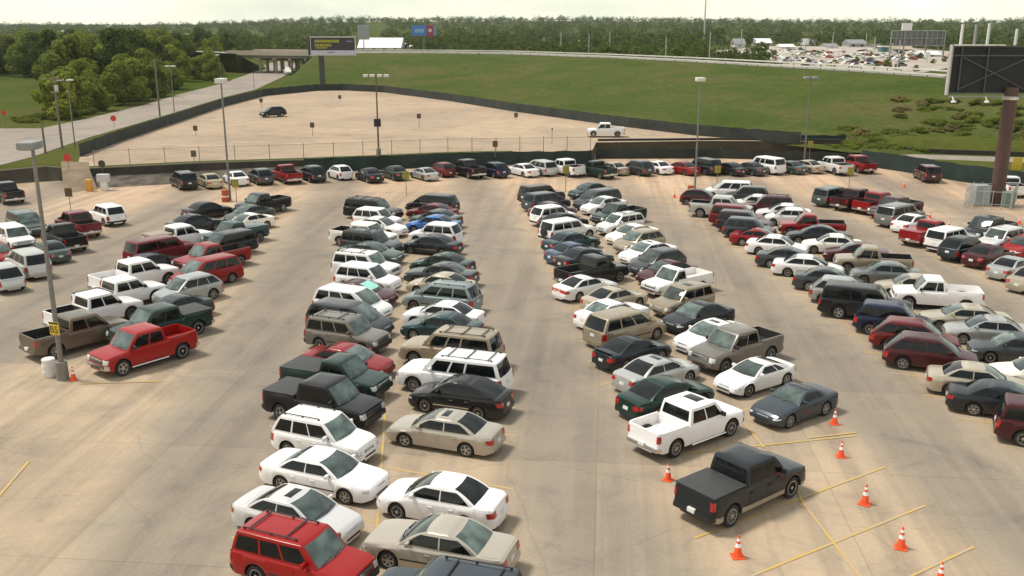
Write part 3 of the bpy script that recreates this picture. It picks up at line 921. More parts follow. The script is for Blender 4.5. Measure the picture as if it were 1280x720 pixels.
# ------------------------------------------------------------------ place them
import os
PLACED = []
for rk, lst in CARS.items():
    for i, e in enumerate(lst):
        t, colr, px, py, desc, opts = e[:6]
        h = e[6] if len(e) > 6 else (ROWS[rk][0] if rk in ROWS else 40)
        s = SPEC[t]
        p = at(px, py, s['H'])
        a = R(h + rnd.uniform(-1.8, 1.8))
        lx = s['L'] / 2 - (s['cab'][1] + s['cab'][2]) / 2
        pos = [p.x - math.cos(a) * lx, p.y - math.sin(a) * lx]
        PLACED.append(dict(rk=rk, i=i, t=t, c=colr, pos=pos, a=a, desc=desc, opts=tuple(o for o in opts.split(',') if o), L=s['L'], W=s['W'], o=list(pos)))
PLACED += [
 dict(rk='X', i=0, t='cross', c='black', pos=[*at(341, 138, 2.6)[:2]], a=R(215), desc='black car alone on the empty far lot', opts=(), L=4.6, W=1.85, z=1.5),
 dict(rk='X', i=1, t='crew', c='white', pos=[*at(757, 163, 2.4)[:2]], a=R(178), desc='white pickup alone on the empty far lot by its fence', opts=('paintbed',), L=5.8, W=2.0, z=1.5),
]
def sat(p, q, gap):
    """overlap of two parked footprints: least push and its direction"""
    best = None
    for k in (p, q):
        for ang in (k['a'], k['a'] + math.pi / 2):
            ax = (math.cos(ang), math.sin(ang))
            def ext(r):
                u = abs(math.cos(r['a'] - ang)) * r['L'] / 2 + abs(math.sin(r['a'] - ang)) * r['W'] / 2
                return u
            d = (q['pos'][0] - p['pos'][0]) * ax[0] + (q['pos'][1] - p['pos'][1]) * ax[1]
            o = ext(p) + ext(q) + gap - abs(d)
            if o <= 0: return None
            if best is None or o < best[0]: best = (o, ax, 1 if d > 0 else -1)
    return best
for it in range(140):
    n = 0
    for i, p in enumerate(PLACED):
        for q in PLACED[i + 1:]:
            if abs(p['pos'][0] - q['pos'][0]) > 8 or abs(p['pos'][1] - q['pos'][1]) > 8: continue
            b = sat(p, q, 0.22)
            if b:
                n += 1
                o, ax, sg = b
                # push along the row where neighbours stand side by side
                for r, s in ((p, -1), (q, 1)):
                    r['pos'][0] += ax[0] * sg * s * o * .5; r['pos'][1] += ax[1] * sg * s * o * .5
    if n == 0: break
if os.environ.get('DBG'):
    print('relax', it, n)
    for p in PLACED:
        if 'o' in p:
            d = math.hypot(p['pos'][0] - p['o'][0], p['pos'][1] - p['o'][1])
            if d > .8: print('  moved %.1f' % d, p['rk'], p['i'], p['desc'])
    for rk in CARS:
        ps = [p for p in PLACED if p['rk'] == rk]
        print(rk, [tuple(round(v, 1) for v in p['pos']) for p in ps])

def kindword(t):
    return {'suv': 'SUV', 'large_suv': 'SUV', 'pickup_truck': 'pickup', 'sports_car': 'sports car'}.get(SPEC[t]['kind'], SPEC[t]['kind'])
def short(p): return p['c'] + ' ' + kindword(p['t'])
def nwords(s): return len(s.split())
USED = {}
def label_of(p):
    rk, i = p['rk'], p['i']
    if rk in ('S', 'X'): return p['desc']
    row = [q for q in PLACED if q['rk'] == rk]
    name = ROWS[rk][1]
    d = p['desc']
    where = 'in the ' + name if rk != 'F' else 'along the far fence'
    if 'cut by' in d or 'alone' in d or 'billboard' in d: return d + ', ' + where if nwords(d) < 11 else d
    if i == 0:
        l = f"{d} at the far end of the {name}, beside {short(row[1])}" if rk != 'F' else f"{d} at the left end of the far fence row"
    elif i == len(row) - 1:
        l = f"{d} at the near end of the {name}, beside {short(row[i - 1])}"
    else:
        l = f"{d} between {short(row[i - 1])} and {short(row[i + 1])}, {where}"
    if nwords(l) > 16: l = f"{d} between {short(row[i - 1])} and {short(row[i + 1])}" if 0 < i < len(row) - 1 else f"{d}, beside {short(row[i - 1 if i else 1])}, {name}"
    return l

PROTO = {}
def instance_car(t, opts):
    key = (t, opts)
    if key not in PROTO:
        opts2 = tuple(o for o in opts if o != 'rails') + (('rack', 'norails') if 'rails' in opts else ())
        PROTO[key] = build_car(t, opts2)[0]
        return PROTO[key]
    return copy_tree(PROTO[key])
def paint(o, c):
    o.color = c
    for ch in KIDS.get(o.name, ()): paint(ch, c)
STALLS = []
for p in PLACED:
    o = instance_car(p['t'], p['opts'])
    r, g, b, m = COLOURS[p['c']]
    k = 1 + rnd.uniform(-.07, .07)
    paint(o, (r * k, g * k, b * k, 1 - m))
    o.location = (p['pos'][0], p['pos'][1], p.get('z', 0.0))
    o.rotation_euler = (0, 0, p['a'])
    s = SPEC[p['t']]
    o.scale = (rnd.uniform(.94, 1.02), rnd.uniform(.97, 1.02), rnd.uniform(.965, 1.05))
    l = label_of(p)
    if l in USED: print('SAME LABEL', l)
    USED[l] = 1
    if nwords(l) > 16: print('LONG', nwords(l), l)
    tag(o, l, s['cat'], ROWS[p['rk']][2] if p['rk'] in ROWS else ('cars on the empty far lot' if p['rk'] == 'X' else 'parked cars in the third block'))

# ------------------------------------------------------------------ setting: terrain
UP = 1.45                                      # level of the land round the sunken car park
def hills(x, y):
    d = math.hypot(x, y)
    a = math.degrees(math.atan2(x, max(1, y)))
    k = smooth((a + 21) / 12) * (1 - .42 * smooth((a - 4) / 20))                  # the rise is lower towards the left
    n = 2.5 * math.sin(x * .004 + 1) * math.sin(y * .0031) * smooth((d - 600) / 800)
    return UP + (2 + 15 * k) * smooth((d - 480) / 1500) + n
Z2 = UP + .05
EDGE = [at(x, y, Z2) for x, y in [(96, 211), (250, 203.5), (380, 199.5), (480, 195.6), (560, 192), (640, 190.5), (740, 189)]]   # near edge of the empty lot
TOE = [at(x, y, 0) for x, y in [(-420, 268), (-150, 244), (-20, 232), (60, 224)]] + [Vector((p.x, p.y, 0)) for p in EDGE]
TOE += [at(x, y, 0) for x, y in [(745, 190), (900, 188.5), (1050, 190.5), (1062, 187), (1180, 192), (1300, 196), (1450, 203), (1800, 226)]]
def ground_material():
    m, nt, b = nodes_of('grass_land')
    tc = nt.nodes.new('ShaderNodeTexCoord')
    n1 = N(nt, 'ShaderNodeTexNoise', Scale=0.02, Detail=6.0, Roughness=0.6)
    n2 = N(nt, 'ShaderNodeTexNoise', Scale=0.6, Detail=8.0, Roughness=0.7)
    for n in (n1, n2): nt.links.new(tc.outputs['Object'], n.inputs['Vector'])
    c1 = ramp(nt, n1.outputs[0], [(.35, (.046, .068, .010)), (.5, (.064, .082, .014)), (.68, (.095, .090, .028))])
    c2 = ramp(nt, n2.outputs[0], [(.3, (.75, .75, .75)), (.7, (1.2, 1.2, 1.15))])
    nt.links.new(mix(nt, 1.0, c1, c2, 'MULTIPLY'), b.inputs['Base Color'])
    b.inputs['Roughness'].default_value = .95
    b.inputs['Specular IOR Level'].default_value = .02
    bp = N(nt, 'ShaderNodeBump', Strength=.6, Distance=.15); nt.links.new(n2.outputs[0], bp.inputs['Height']); nt.links.new(bp.outputs[0], b.inputs['Normal'])
    return m
GRASS = ground_material()

def sheet(name, rows, mat, kind='structure', smooth_=60):
    """rows: equal long lists of points"""
    bm = bmesh.new()
    g = [[bm.verts.new(p) for p in r] for r in rows]
    for a, b in zip(g, g[1:]):
        for k in range(len(a) - 1):
            bm.faces.new((a[k], a[k + 1], b[k + 1], b[k]))
    bmesh.ops.recalc_face_normals(bm, faces=bm.faces)
    for f in bm.faces:
        if f.normal.z < 0: f.normal_flip()
    o = part(name, bm, mat, None, smooth_)
    tag(o, kind=kind)
    return o

def densify(pts, step):
    out = []
    for a, b in zip(pts, pts[1:]):
        n = max(1, int((b - a).length / step))
        out += [a.lerp(b, k / n) for k in range(n)]
    return out + [pts[-1]]
# land beyond the car park: rows fan out from the toe of the bank to the horizon
toe = densify(TOE, 6.0)
rows = [[Vector((p.x, p.y, -.06)) for p in toe], [Vector((p.x * 1.014, p.y * 1.014, UP - .02)) for p in toe]]
for s in (1.06, 1.3, 1.8, 2.4, 3, 3.6, 4.4, 5.4, 6.6, 8, 9.6, 11.5, 14, 17, 21, 27, 36, 60):
    rows.append([Vector((p.x * s, p.y * s, hills(p.x * s, p.y * s))) for p in toe])
sheet('ground', rows, GRASS)

def concrete(name, base, tint, joints=6.0, wear=1.0, rot=0.0, aisles=False):
    m, nt, b = nodes_of(name)
    tc = nt.nodes.new('ShaderNodeTexCoord')
    mp = N(nt, 'ShaderNodeMapping'); mp.inputs['Rotation'].default_value = (0, 0, rot)
    nt.links.new(tc.outputs['Object'], mp.inputs[0])
    V = mp.outputs[0]
    def noise(scale, det=6.0, rough=.6, vec=None, dist=0.0):
        n = N(nt, 'ShaderNodeTexNoise', Scale=scale, Detail=det, Roughness=rough, Distortion=dist)
        nt.links.new(vec or V, n.inputs['Vector']); return n.outputs[0]
    big = noise(.045, 5, .6)
    mid = noise(.35, 7, .68, None, .6)
    fine = noise(6.0, 6, .7)
    c = ramp(nt, big, [(.30, tuple(x * .86 for x in base)), (.5, base), (.72, tint)])
    c = mix(nt, 1.0, c, ramp(nt, mid, [(.28, (.70, .72, .76)), (.45, (.94, .945, .96)), (.72, (1.12, 1.09, 1.05))]), 'MULTIPLY')
    c = mix(nt, 1.0, c, ramp(nt, fine, [(.3, (.90, .90, .90)), (.7, (1.07, 1.07, 1.07))]), 'MULTIPLY')
    # tyre wear: streaks along the aisles, and along the cross lane
    ms = N(nt, 'ShaderNodeMapping'); ms.inputs['Scale'].default_value = (.75, .022, 1)
    nt.links.new(V, ms.inputs[0])
    st = noise(1.0, 5, .6, ms.outputs[0])
    c = mix(nt, 1.0, c, ramp(nt, st, [(.34, (1 - .30 * wear, 1 - .29 * wear, 1 - .27 * wear)), (.56, (1, 1, 1))]), 'MULTIPLY')
    if aisles:                                 # grey rubber and oil film down the middle of every driving aisle
        sx = nt.nodes.new('ShaderNodeSeparateXYZ'); nt.links.new(tc.outputs['Object'], sx.inputs[0])
        def mth(op, a, b_):
            n_ = N(nt, 'ShaderNodeMath', _operation=op)
            for k_, v_ in enumerate((a, b_)):
                if hasattr(v_, 'links'): nt.links.new(v_, n_.inputs[k_])
                else: n_.inputs[k_].default_value = v_
            return n_.outputs[0]
        xx = mth('ADD', sx.outputs[0], mth('MULTIPLY', mth('SUBTRACT', sx.outputs[1], 50.0), .096))
        cs = mth('COSINE', mth('MULTIPLY', mth('SUBTRACT', xx, 1.3), 2 * math.pi / 15.2), 0.0)
        tr = mth('ADD', cs, mth('MULTIPLY', mth('SUBTRACT', st, .5), 1.5))
        c = mix(nt, 1.0, c, ramp(nt, tr, [(.10, (1.06, 1.02, .98)), (.60, (.84, .86, .885)), (.95, (.68, .705, .745))]), 'MULTIPLY')
    if aisles:                                 # lighter and pinker towards the cross lane by the far fence
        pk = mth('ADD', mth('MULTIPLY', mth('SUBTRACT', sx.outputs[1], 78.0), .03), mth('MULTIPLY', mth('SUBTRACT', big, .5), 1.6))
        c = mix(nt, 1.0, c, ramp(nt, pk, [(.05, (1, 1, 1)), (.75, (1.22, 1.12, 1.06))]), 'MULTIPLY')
    # oil spots
    vo = N(nt, 'ShaderNodeTexVoronoi', Scale=.42); vo.inputs['Randomness'].default_value = 1.0; nt.links.new(V, vo.inputs['Vector'])
    ad = N(nt, 'ShaderNodeMath', _operation='MULTIPLY_ADD'); nt.links.new(mid, ad.inputs[0]); ad.inputs[1].default_value = .5; nt.links.new(vo.outputs['Distance'], ad.inputs[2])
    c = mix(nt, 1.0, c, ramp(nt, ad.outputs[0], [(.20, (.70, .69, .68)), (.34, (1, 1, 1))]), 'MULTIPLY')
    # slabs: each a little different, dark sealed joints between
    br = N(nt, 'ShaderNodeTexBrick', _offset=0.0, Scale=1.0)
    br.inputs['Color1'].default_value = (1.06, 1.05, 1.04, 1); br.inputs['Color2'].default_value = (.90, .91, .93, 1); br.inputs['Mortar'].default_value = (.80, .79, .77, 1)
    br.inputs['Mortar Size'].default_value = .03; br.inputs['Brick Width'].default_value = joints; br.inputs['Row Height'].default_value = joints; br.inputs['Mortar Smooth'].default_value = .6
    nt.links.new(V, br.inputs['Vector'])
    c = mix(nt, 1.0, c, br.outputs[0], 'MULTIPLY')
    # hairline cracks
    ck = N(nt, 'ShaderNodeTexVoronoi', Scale=.11, _feature='DISTANCE_TO_EDGE'); 
    wv = N(nt, 'ShaderNodeTexNoise', Scale=.5, Detail=6.0); nt.links.new(V, wv.inputs['Vector'])
    va = N(nt, 'ShaderNodeVectorMath', _operation='MULTIPLY_ADD'); nt.links.new(wv.outputs[1], va.inputs[0]); va.inputs[1].default_value = (1.2, 1.2, 0); nt.links.new(V, va.inputs[2])
    nt.links.new(va.outputs[0], ck.inputs['Vector'])
    c = mix(nt, 1.0, c, ramp(nt, ck.outputs['Distance'], [(.0006, (.86, .85, .84)), (.0035, (1, 1, 1))]), 'MULTIPLY')
    nt.links.new(c, b.inputs['Base Color'])
    b.inputs['Roughness'].default_value = .85
    b.inputs['Specular IOR Level'].default_value = .25
    bp = N(nt, 'ShaderNodeBump', Strength=.25, Distance=.02); nt.links.new(fine, bp.inputs['Height']); nt.links.new(bp.outputs[0], b.inputs['Normal'])
    return m
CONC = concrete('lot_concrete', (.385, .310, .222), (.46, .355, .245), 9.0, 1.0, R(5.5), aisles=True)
CONC2 = concrete('far_lot_concrete', (.405, .302, .205), (.45, .333, .222), 12.0, .35, R(-70))
CONC3 = plain('wall_concrete', (.32, .27, .20), .9, var=.2, scale=.6)
ROADC = concrete('road_concrete', (.29, .245, .195), (.34, .285, .22), 8.0, .4, R(20))
# the car park: one sheet from behind the camera to the toe of the bank
lot = [[Vector((lerp(-160, 190, k / 30), -60, 0)) for k in range(31)]]
tl = densify(TOE, 1.0)
lot_far = [tl[min(len(tl) - 1, round(k * (len(tl) - 1) / 30))] for k in range(31)]
for t in (.25, .5, .75, 1.0):
    lot.append([lot[0][k].lerp(Vector((lot_far[k].x, lot_far[k].y, 0)), t) for k in range(31)])
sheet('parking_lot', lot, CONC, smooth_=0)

def polygon(name, pts, mat, thick=0.0, kind='structure', matside=None):
    bm = bmesh.new()
    vs = [bm.verts.new(p) for p in pts]
    f = bm.faces.new(vs)
    bm.normal_update()
    if f.normal.z < 0: f.normal_flip()
    if thick:
        low = [bm.verts.new((p[0], p[1], p[2] - thick)) for p in pts]
        n = len(pts)
        for k in range(n):
            bm.faces.new((vs[k], vs[(k + 1) % n], low[(k + 1) % n], low[k])).material_index = 1
    bmesh.ops.recalc_face_normals(bm, faces=bm.faces)
    o = part(name, bm, [mat, matside or mat], None, 0)
    tag(o, kind=kind)
    return o
far_px = [(96, 211), (110, 209), (250, 203.5), (380, 199.5), (560, 192), (740, 189), (745, 178), (880, 176), (1012, 176.5), (1060, 174.5),
          (1012, 180), (870, 168), (760, 155), (640, 138), (560, 125), (480, 114.5), (430, 112), (395, 112.5), (330, 119), (280, 132), (210, 156), (150, 176), (100, 195)]
far_px = far_px[:9] + far_px[11:]
polygon('empty_lot', [at(x, y, Z2) for x, y in far_px], CONC2, 1.7, matside=plain('brown_slab_side', (.075, .062, .042), .95, spec=.05, var=.2, scale=.4))
# left road, passing under the bridge
road_px = [(-70, 178), (0, 160.5), (50, 160.5), (100, 150), (175, 132.5), (225, 117.5), (275, 105), (318, 90), (335, 79), (352, 76), (372, 80), (362, 92), (319, 112), (282, 121), (200, 146), (110, 172), (40, 196), (-60, 222)]
polygon('left_road', [at(x, y, UP + .05) for x, y in road_px], ROADC, .3)
# road on the right, coming down past the tan wall
rr_px = [(748, 190.3), (900, 188.8), (1050, 190.8), (1062, 190.5), (1180, 194), (1300, 197.5), (1450, 204.5), (1450, 211), (1300, 204), (1180, 199.5), (1090, 197), (900, 194.5), (748, 195)]
polygon('right_road', [at(x, y, .012) for x, y in rr_px], ROADC)
vg = [(1062, 187.3), (1180, 192.2), (1300, 196.2), (1450, 203.2), (1450, 240), (1400, 252), (1290, 238), (1200, 226), (1130, 214.5), (1076, 206.5), (1060, 203.5)]
polygon('road_verge', [at(x, y, .006) for x, y in vg], GRASS)
sheet('grass_strip', [[p + Vector((0, 0, .006)) for p in EDGE[:6]], [Vector((p.x * 1.014, p.y * 1.014, Z2 + .006)) for p in EDGE[:6]]], GRASS)
# ------------------------------------------------------------------ embankment with the highway on it
CREST_Z = 7.6
base_px = [(394, 74), (376, 86), (356, 100), (339, 112), (394, 112.3), (440, 110.5), (480, 113), (560, 122), (640, 134), (760, 152), (870, 165), (960, 174), (1060, 186), (1180, 191.5), (1300, 196), (1450, 203)]
crest_px = [(396, 68.4), (397, 68.3), (399, 68.2), (403, 68), (412, 67.8), (440, 67), (480, 66.8), (560, 67.2), (640, 68.5), (760, 73), (870, 78.5), (960, 84), (1060, 90), (1180, 98.5), (1300, 107), (1450, 117)]
base = [at(x, y, UP if x < 1000 else (0.75 if x < 1070 else 0.0)) for x, y in base_px]
crest = [at(x, y, CREST_Z) for x, y in crest_px]
def bank_material():
    m, nt, b = nodes_of('bank_grass')
    tc = nt.nodes.new('ShaderNodeTexCoord')
    n1 = N(nt, 'ShaderNodeTexNoise', Scale=.05, Detail=9.0, Roughness=.72, Distortion=.6)
    n2 = N(nt, 'ShaderNodeTexNoise', Scale=.9, Detail=8.0, Roughness=.75)
    for n in (n1, n2): nt.links.new(tc.outputs['Object'], n.inputs['Vector'])
    c1 = ramp(nt, n1.outputs[0], [(.32, (.046, .068, .014)), (.46, (.060, .082, .018)), (.56, (.080, .088, .026)), (.68, (.108, .090, .040))])
    c2 = ramp(nt, n2.outputs[0], [(.3, (.70, .71, .70)), (.7, (1.28, 1.26, 1.18))])
    nt.links.new(mix(nt, 1.0, c1, c2, 'MULTIPLY'), b.inputs['Base Color'])
    b.inputs['Roughness'].default_value = .95; b.inputs['Specular IOR Level'].default_value = .02
    bp = N(nt, 'ShaderNodeBump', Strength=.7, Distance=.2); nt.links.new(n2.outputs[0], bp.inputs['Height']); nt.links.new(bp.outputs[0], b.inputs['Normal'])
    return m
BANK = bank_material()
def densify2(a, b, n):
    A, B = [], []
    for k in range(len(a) - 1):
        for j in range(n): A.append(a[k].lerp(a[k + 1], j / n)); B.append(b[k].lerp(b[k + 1], j / n))
    return A + [a[-1]], B + [b[-1]]
bb, cc = densify2(base, crest, 6)
rows = []
for t in (-.02, 0, .12, .25, .4, .55, .7, .85, .95, 1.0):
    r = []
    for p, q in zip(bb, cc):
        v = p.lerp(q, t)
        v.z = p.z - .3 if t < 0 else p.z + (CREST_Z - p.z) * smooth(t * .92 + .06) + (rnd.uniform(-.16, .16) if 0 < t < 1 else 0)
        r.append(v)
    rows.append(r)
def back(v, d, z):
    u = Vector((v.x, v.y, 0)).normalized()
    return Vector((v.x + u.x * d, v.y + u.y * d, z))
rows.append([back(q, 1.2, q.z + .02) for q in cc])
rows.append([back(q, 19, q.z + .02) for q in cc])
rows.append([back(q, 34, UP - .5) for q in cc])
sheet('embankment', rows, BANK)
ASPH = concrete('highway_concrete', (.26, .235, .20), (.30, .27, .23), 9.0, .3)
ch = [q for q in cc if q.z > CREST_Z - .01]
sheet('highway', [[back(q, 2.2, CREST_Z + .06) for q in ch], [back(q, 17, CREST_Z + .06) for q in ch]], ASPH)
# left approach beyond the bridge
lb = [at(x, y, UP) for x, y in [(-60, 62), (80, 66), (180, 74), (262, 88), (300, 91), (333, 87)]]
lc = [at(x, y, CREST_Z) for x, y in [(-60, 57), (80, 59), (180, 62), (262, 66), (294, 67.3)]] + [lb[-1].copy()]
sheet('left_embankment', [lb, [p.lerp(q, .5) for p, q in zip(lb, lc)], lc, [back(q, 19, q.z) for q in lc], [back(q, 34, UP - .5) for q in lc]], BANK)
sheet('left_highway', [[back(q, 2.2, CREST_Z + .06) for q in lc[:-1]], [back(q, 17, CREST_Z + .06) for q in lc[:-1]]], ASPH)
GALV = plain('galvanised_steel', (.42, .42, .40), .5, .5)
GALV_D = plain('dull_steel', (.20, .20, .19), .55, .5)
WHITEP = plain('white_barrier', (.62, .60, .52), .7)
def guardrail(pts, label, group=None, step=3.8):
    root = empty('guardrail', pts[0]); o0 = Vector(pts[0])
    pts = densify([Vector(p) for p in pts], step)
    bm = bmesh.new()
    prof = [(0, .42), (.05, .50), (0, .58), (.05, .66), (0, .74)]
    for a, b in zip(pts, pts[1:]):
        a, b = a - o0, b - o0
        d = (b - a).normalized(); n = Vector((d.y, -d.x, 0))
        for (u0, z0), (u1, z1) in zip(prof, prof[1:]):
            v = [bm.verts.new(a + n * u0 + Vector((0, 0, z0))), bm.verts.new(b + n * u0 + Vector((0, 0, z0))), bm.verts.new(b + n * u1 + Vector((0, 0, z1))), bm.verts.new(a + n * u1 + Vector((0, 0, z1)))]
            bm.faces.new(v)
    bmesh.ops.remove_doubles(bm, verts=bm.verts, dist=.002)
    part('rail', bm, WHITEP, root, 30)
    bm = bmesh.new(); box(bm, -.09, .09, .02, .20, -.25, .74)
    me = mesh_of('post', bm, GALV_D, 0)
    for p, q in list(zip(pts, pts[1:]))[:98]:
        po = link_obj('post', me, root, p - o0); po.rotation_euler = (0, 0, math.atan2((q - p).y, (q - p).x))
    tag(root, label, 'guardrail', group)
guardrail([q + Vector((0, -.2, .02)) for q in crest[4:]], 'pale steel guardrail along the top of the green embankment')
guardrail([back(q, 18, CREST_Z + .02) for q in crest[4:]], 'far steel guardrail on the far side of the raised highway')

# bridge over the left road
def bridge():
    a, b = at(290, 66.8, CREST_Z), at(398, 68, CREST_Z)
    o0 = Vector((a.x, a.y, 0)); d = (b - a); d.z = 0; L = d.length; rz = math.atan2(d.y, d.x)
    root = empty('highway_bridge', o0, rz)
    root.location.z = UP
    h = CREST_Z - UP
    bm = bmesh.new(); box(bm, 0, L, 0, 16, h - .5, h + .07, 0); part('deck', bm, CONC3, root, 0)
    for y in (-.1, 15.9):
        bm = bmesh.new(); box(bm, -2, L + 2, y - .15, y + .2, h - .5, h + .95, 0); part('parapet', bm, plain('parapet_concrete', (.46, .40, .31), .9), root, 0)
    for y in (1.2, 4.6, 8, 11.4, 14.8):
        bm = bmesh.new(); box(bm, 0, L, y - .25, y + .25, h - 1.4, h - .5, 0); part('girder', bm, plain('girder_concrete', (.26, .23, .19), .9), root, 0)
    for x in (L * .30, L * .48, L * .66, L * .84):
        pb = bmesh.new(); box(pb, x - .5, x + .5, .4, 15.6, h - 2.1, h - 1.4); pier = part('pier_cap', pb, CONC3, root, 0)
        for y in (1.4, 5.6, 10, 14.4):
            bm = bmesh.new(); tube(bm, (x, y, -.6), (x, y, h - 2.1), .5, None, 14); part('column', bm, CONC3, pier, 40)
    tag(root, 'concrete highway bridge on round columns over the left road', 'bridge')
bridge()

# ------------------------------------------------------------------ fences and walls
SCREEN = plain('green_screen', (.016, .030, .026), .9, var=.35, scale=.5)
SCREEN_D = plain('dark_screen', (.026, .031, .025), .9, var=.35, scale=.5)
POSTM = plain('post_steel', (.16, .15, .13), .6, .3)
def screen_fence(px, z, h, label, mat, step=3.0, name='screened_fence', sag=.10, group=None, pts=None):
    pts = densify(pts or [at(x, y, z) for x, y in px], step)
    o0 = pts[0].copy(); root = empty(name, o0)
    bm = bmesh.new()
    fine_ = densify(pts, step / 4)
    rows_ = []
    for k, p in enumerate(fine_):
        u = Vector((p.x, p.y, 0)).normalized()
        s = abs(math.sin(math.pi * k / 4)); w = .10 * rnd.uniform(.2, 1) * (1 if k % 4 else 0)
        top = h - sag * s * rnd.uniform(.3, 1.2)
        rows_.append([bm.verts.new(p - o0 - u * w * f + Vector((0, 0, zz))) for f, zz in ((.3, -.05), (1, h * .5), (.4, top))] + [bm.verts.new(p - o0 + u * .02 + Vector((0, 0, top - .01))), bm.verts.new(p - o0 + u * .02 + Vector((0, 0, -.05)))])
    for a, b in zip(rows_, rows_[1:]):
        for k in range(5): bm.faces.new((a[k], b[k], b[(k + 1) % 5], a[(k + 1) % 5]))
    bm.faces.new(rows_[0][::-1]); bm.faces.new(rows_[-1])
    bmesh.ops.recalc_face_normals(bm, faces=bm.faces)
    part('screen', bm, mat, root, 50)
    bm = bmesh.new(); tube(bm, (0, 0, -.3), (0, 0, h + .12), .04, None, 8)
    me = mesh_of('post', bm, POSTM, 40)
    sel = pts if len(pts) <= 98 else [pts[round(k * (len(pts) - 1) / 97)] for k in range(98)]
    for p in sel:
        u = Vector((p.x, p.y, 0)).normalized()
        link_obj('post', me, root, p - o0 + u * .08)
    tag(root, label, 'fence', group)
    return root
screen_fence([(100, 196), (150, 177), (210, 157), (280, 133), (330, 120), (395, 113.5), (430, 113), (480, 115.5), (560, 126), (640, 139), (760, 156), (870, 169.5), (1000, 180)], Z2, 1.6,
             'long dark screened fence round the back of the empty far lot', SCREEN_D)
def screen_pts(pts, h, label, mat): return screen_fence(None, 0, h, label, mat, pts=pts)
screen_pts([Vector((p.x * .994, p.y * .994, 0)) for p in EDGE[2:]], 1.72, 'dark green screened fence behind the left half of the far car row', SCREEN)
screen_fence([(745, 198.5), (900, 198), (1060, 203), (1075, 206)], 0, 1.25, 'grey black screened fence between the far car row and the tan wall', SCREEN_D)
screen_fence([(1076, 207), (1130, 215), (1200, 227), (1290, 239), (1400, 254)], .0, 2.0, 'dark green screen fence behind the maroon SUV on the right', SCREEN)
screen_fence([(1000, 188.5), (1056, 188.5)], 0, 2.2, 'short dark green fence beyond the tan wall', SCREEN)

def wall_box(name, px, z, h, th, mat, label, cap=None, cat='wall', pts=None):
    pts = pts or [at(x, y, z) for x, y in px]
    o0 = pts[0].copy(); root = empty(name, o0)
    def strip(pn, z0, z1, t0, t1, m):
        bm = bmesh.new(); rr = []
        for p in pts:
            u = Vector((p.x, p.y, 0)).normalized()
            rr.append([bm.verts.new(p - o0 + u * a + Vector((0, 0, b))) for a, b in ((t0, z0), (t0, z1), (t1, z1), (t1, z0))])
        for a, b in zip(rr, rr[1:]):
            for k in range(4): bm.faces.new((a[k], b[k], b[(k + 1) % 4], a[(k + 1) % 4]))
        bm.faces.new(rr[0][::-1]); bm.faces.new(rr[-1])
        bmesh.ops.recalc_face_normals(bm, faces=bm.faces)
        part(pn, bm, m, root, 0)
    strip('wall_face', -.3, h, 0, th, mat)
    if cap: strip('coping', h, h + cap[0], -.06, th + .06, cap[1])
    tag(root, label, cat)
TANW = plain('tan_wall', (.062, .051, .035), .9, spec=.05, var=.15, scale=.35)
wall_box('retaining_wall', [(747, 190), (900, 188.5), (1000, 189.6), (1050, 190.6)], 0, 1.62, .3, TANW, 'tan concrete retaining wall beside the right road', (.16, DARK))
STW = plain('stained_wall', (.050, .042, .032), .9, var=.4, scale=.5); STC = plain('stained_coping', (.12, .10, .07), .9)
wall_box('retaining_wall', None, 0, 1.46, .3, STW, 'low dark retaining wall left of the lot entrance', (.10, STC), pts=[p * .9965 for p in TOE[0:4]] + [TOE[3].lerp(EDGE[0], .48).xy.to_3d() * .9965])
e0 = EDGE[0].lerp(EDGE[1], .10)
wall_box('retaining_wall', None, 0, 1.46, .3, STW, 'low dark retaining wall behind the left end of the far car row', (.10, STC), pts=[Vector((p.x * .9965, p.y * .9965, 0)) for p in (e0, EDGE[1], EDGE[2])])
r0, r1 = TOE[3].lerp(EDGE[0], .5) * .985, e0 * .985
ra, rb = at(80, 241, .01), at(122, 237, .01)
sheet('entrance_ramp', [[ra.lerp(rb, k / 6) for k in range(7)], [ra.lerp(rb, k / 6).lerp(Vector((*r0.lerp(r1, k / 6)[:2], Z2)), .5) for k in range(7)], [Vector((*r0.lerp(r1, k / 6)[:2], Z2 + .02)) for k in range(7)], [Vector((*(r0.lerp(r1, k / 6) * 1.06)[:2], Z2 + .02)) for k in range(7)]], plain('ramp_concrete', (.20, .155, .105), .95, spec=.03, var=.25, scale=.5))
db = [e0, EDGE[1], EDGE[2]]
db = densify([Vector((p.x, p.y, 0)) for p in db], 2.5)
sheet('dirt_bank', [[Vector((p.x * .955, p.y * .955, .008)) for p in db], [Vector((p.x * .975, p.y * .975, .25 + rnd.uniform(-.1, .1))) for p in db], [Vector((p.x * .997, p.y * .997, .72 + rnd.uniform(-.12, .12))) for p in db]], plain('grey_dirt', (.11, .095, .075), .95, spec=.03, var=.4, scale=.8))
wall_box('timber_barrier', [(1000, 187.2), (1060, 187.8), (1180, 192.6), (1300, 196.6), (1450, 203.6)], 0, .62, .25, plain('dark_timber', (.035, .028, .022), .9, var=.3), 'low dark barrier between the embankment foot and the right road', None, 'barrier')
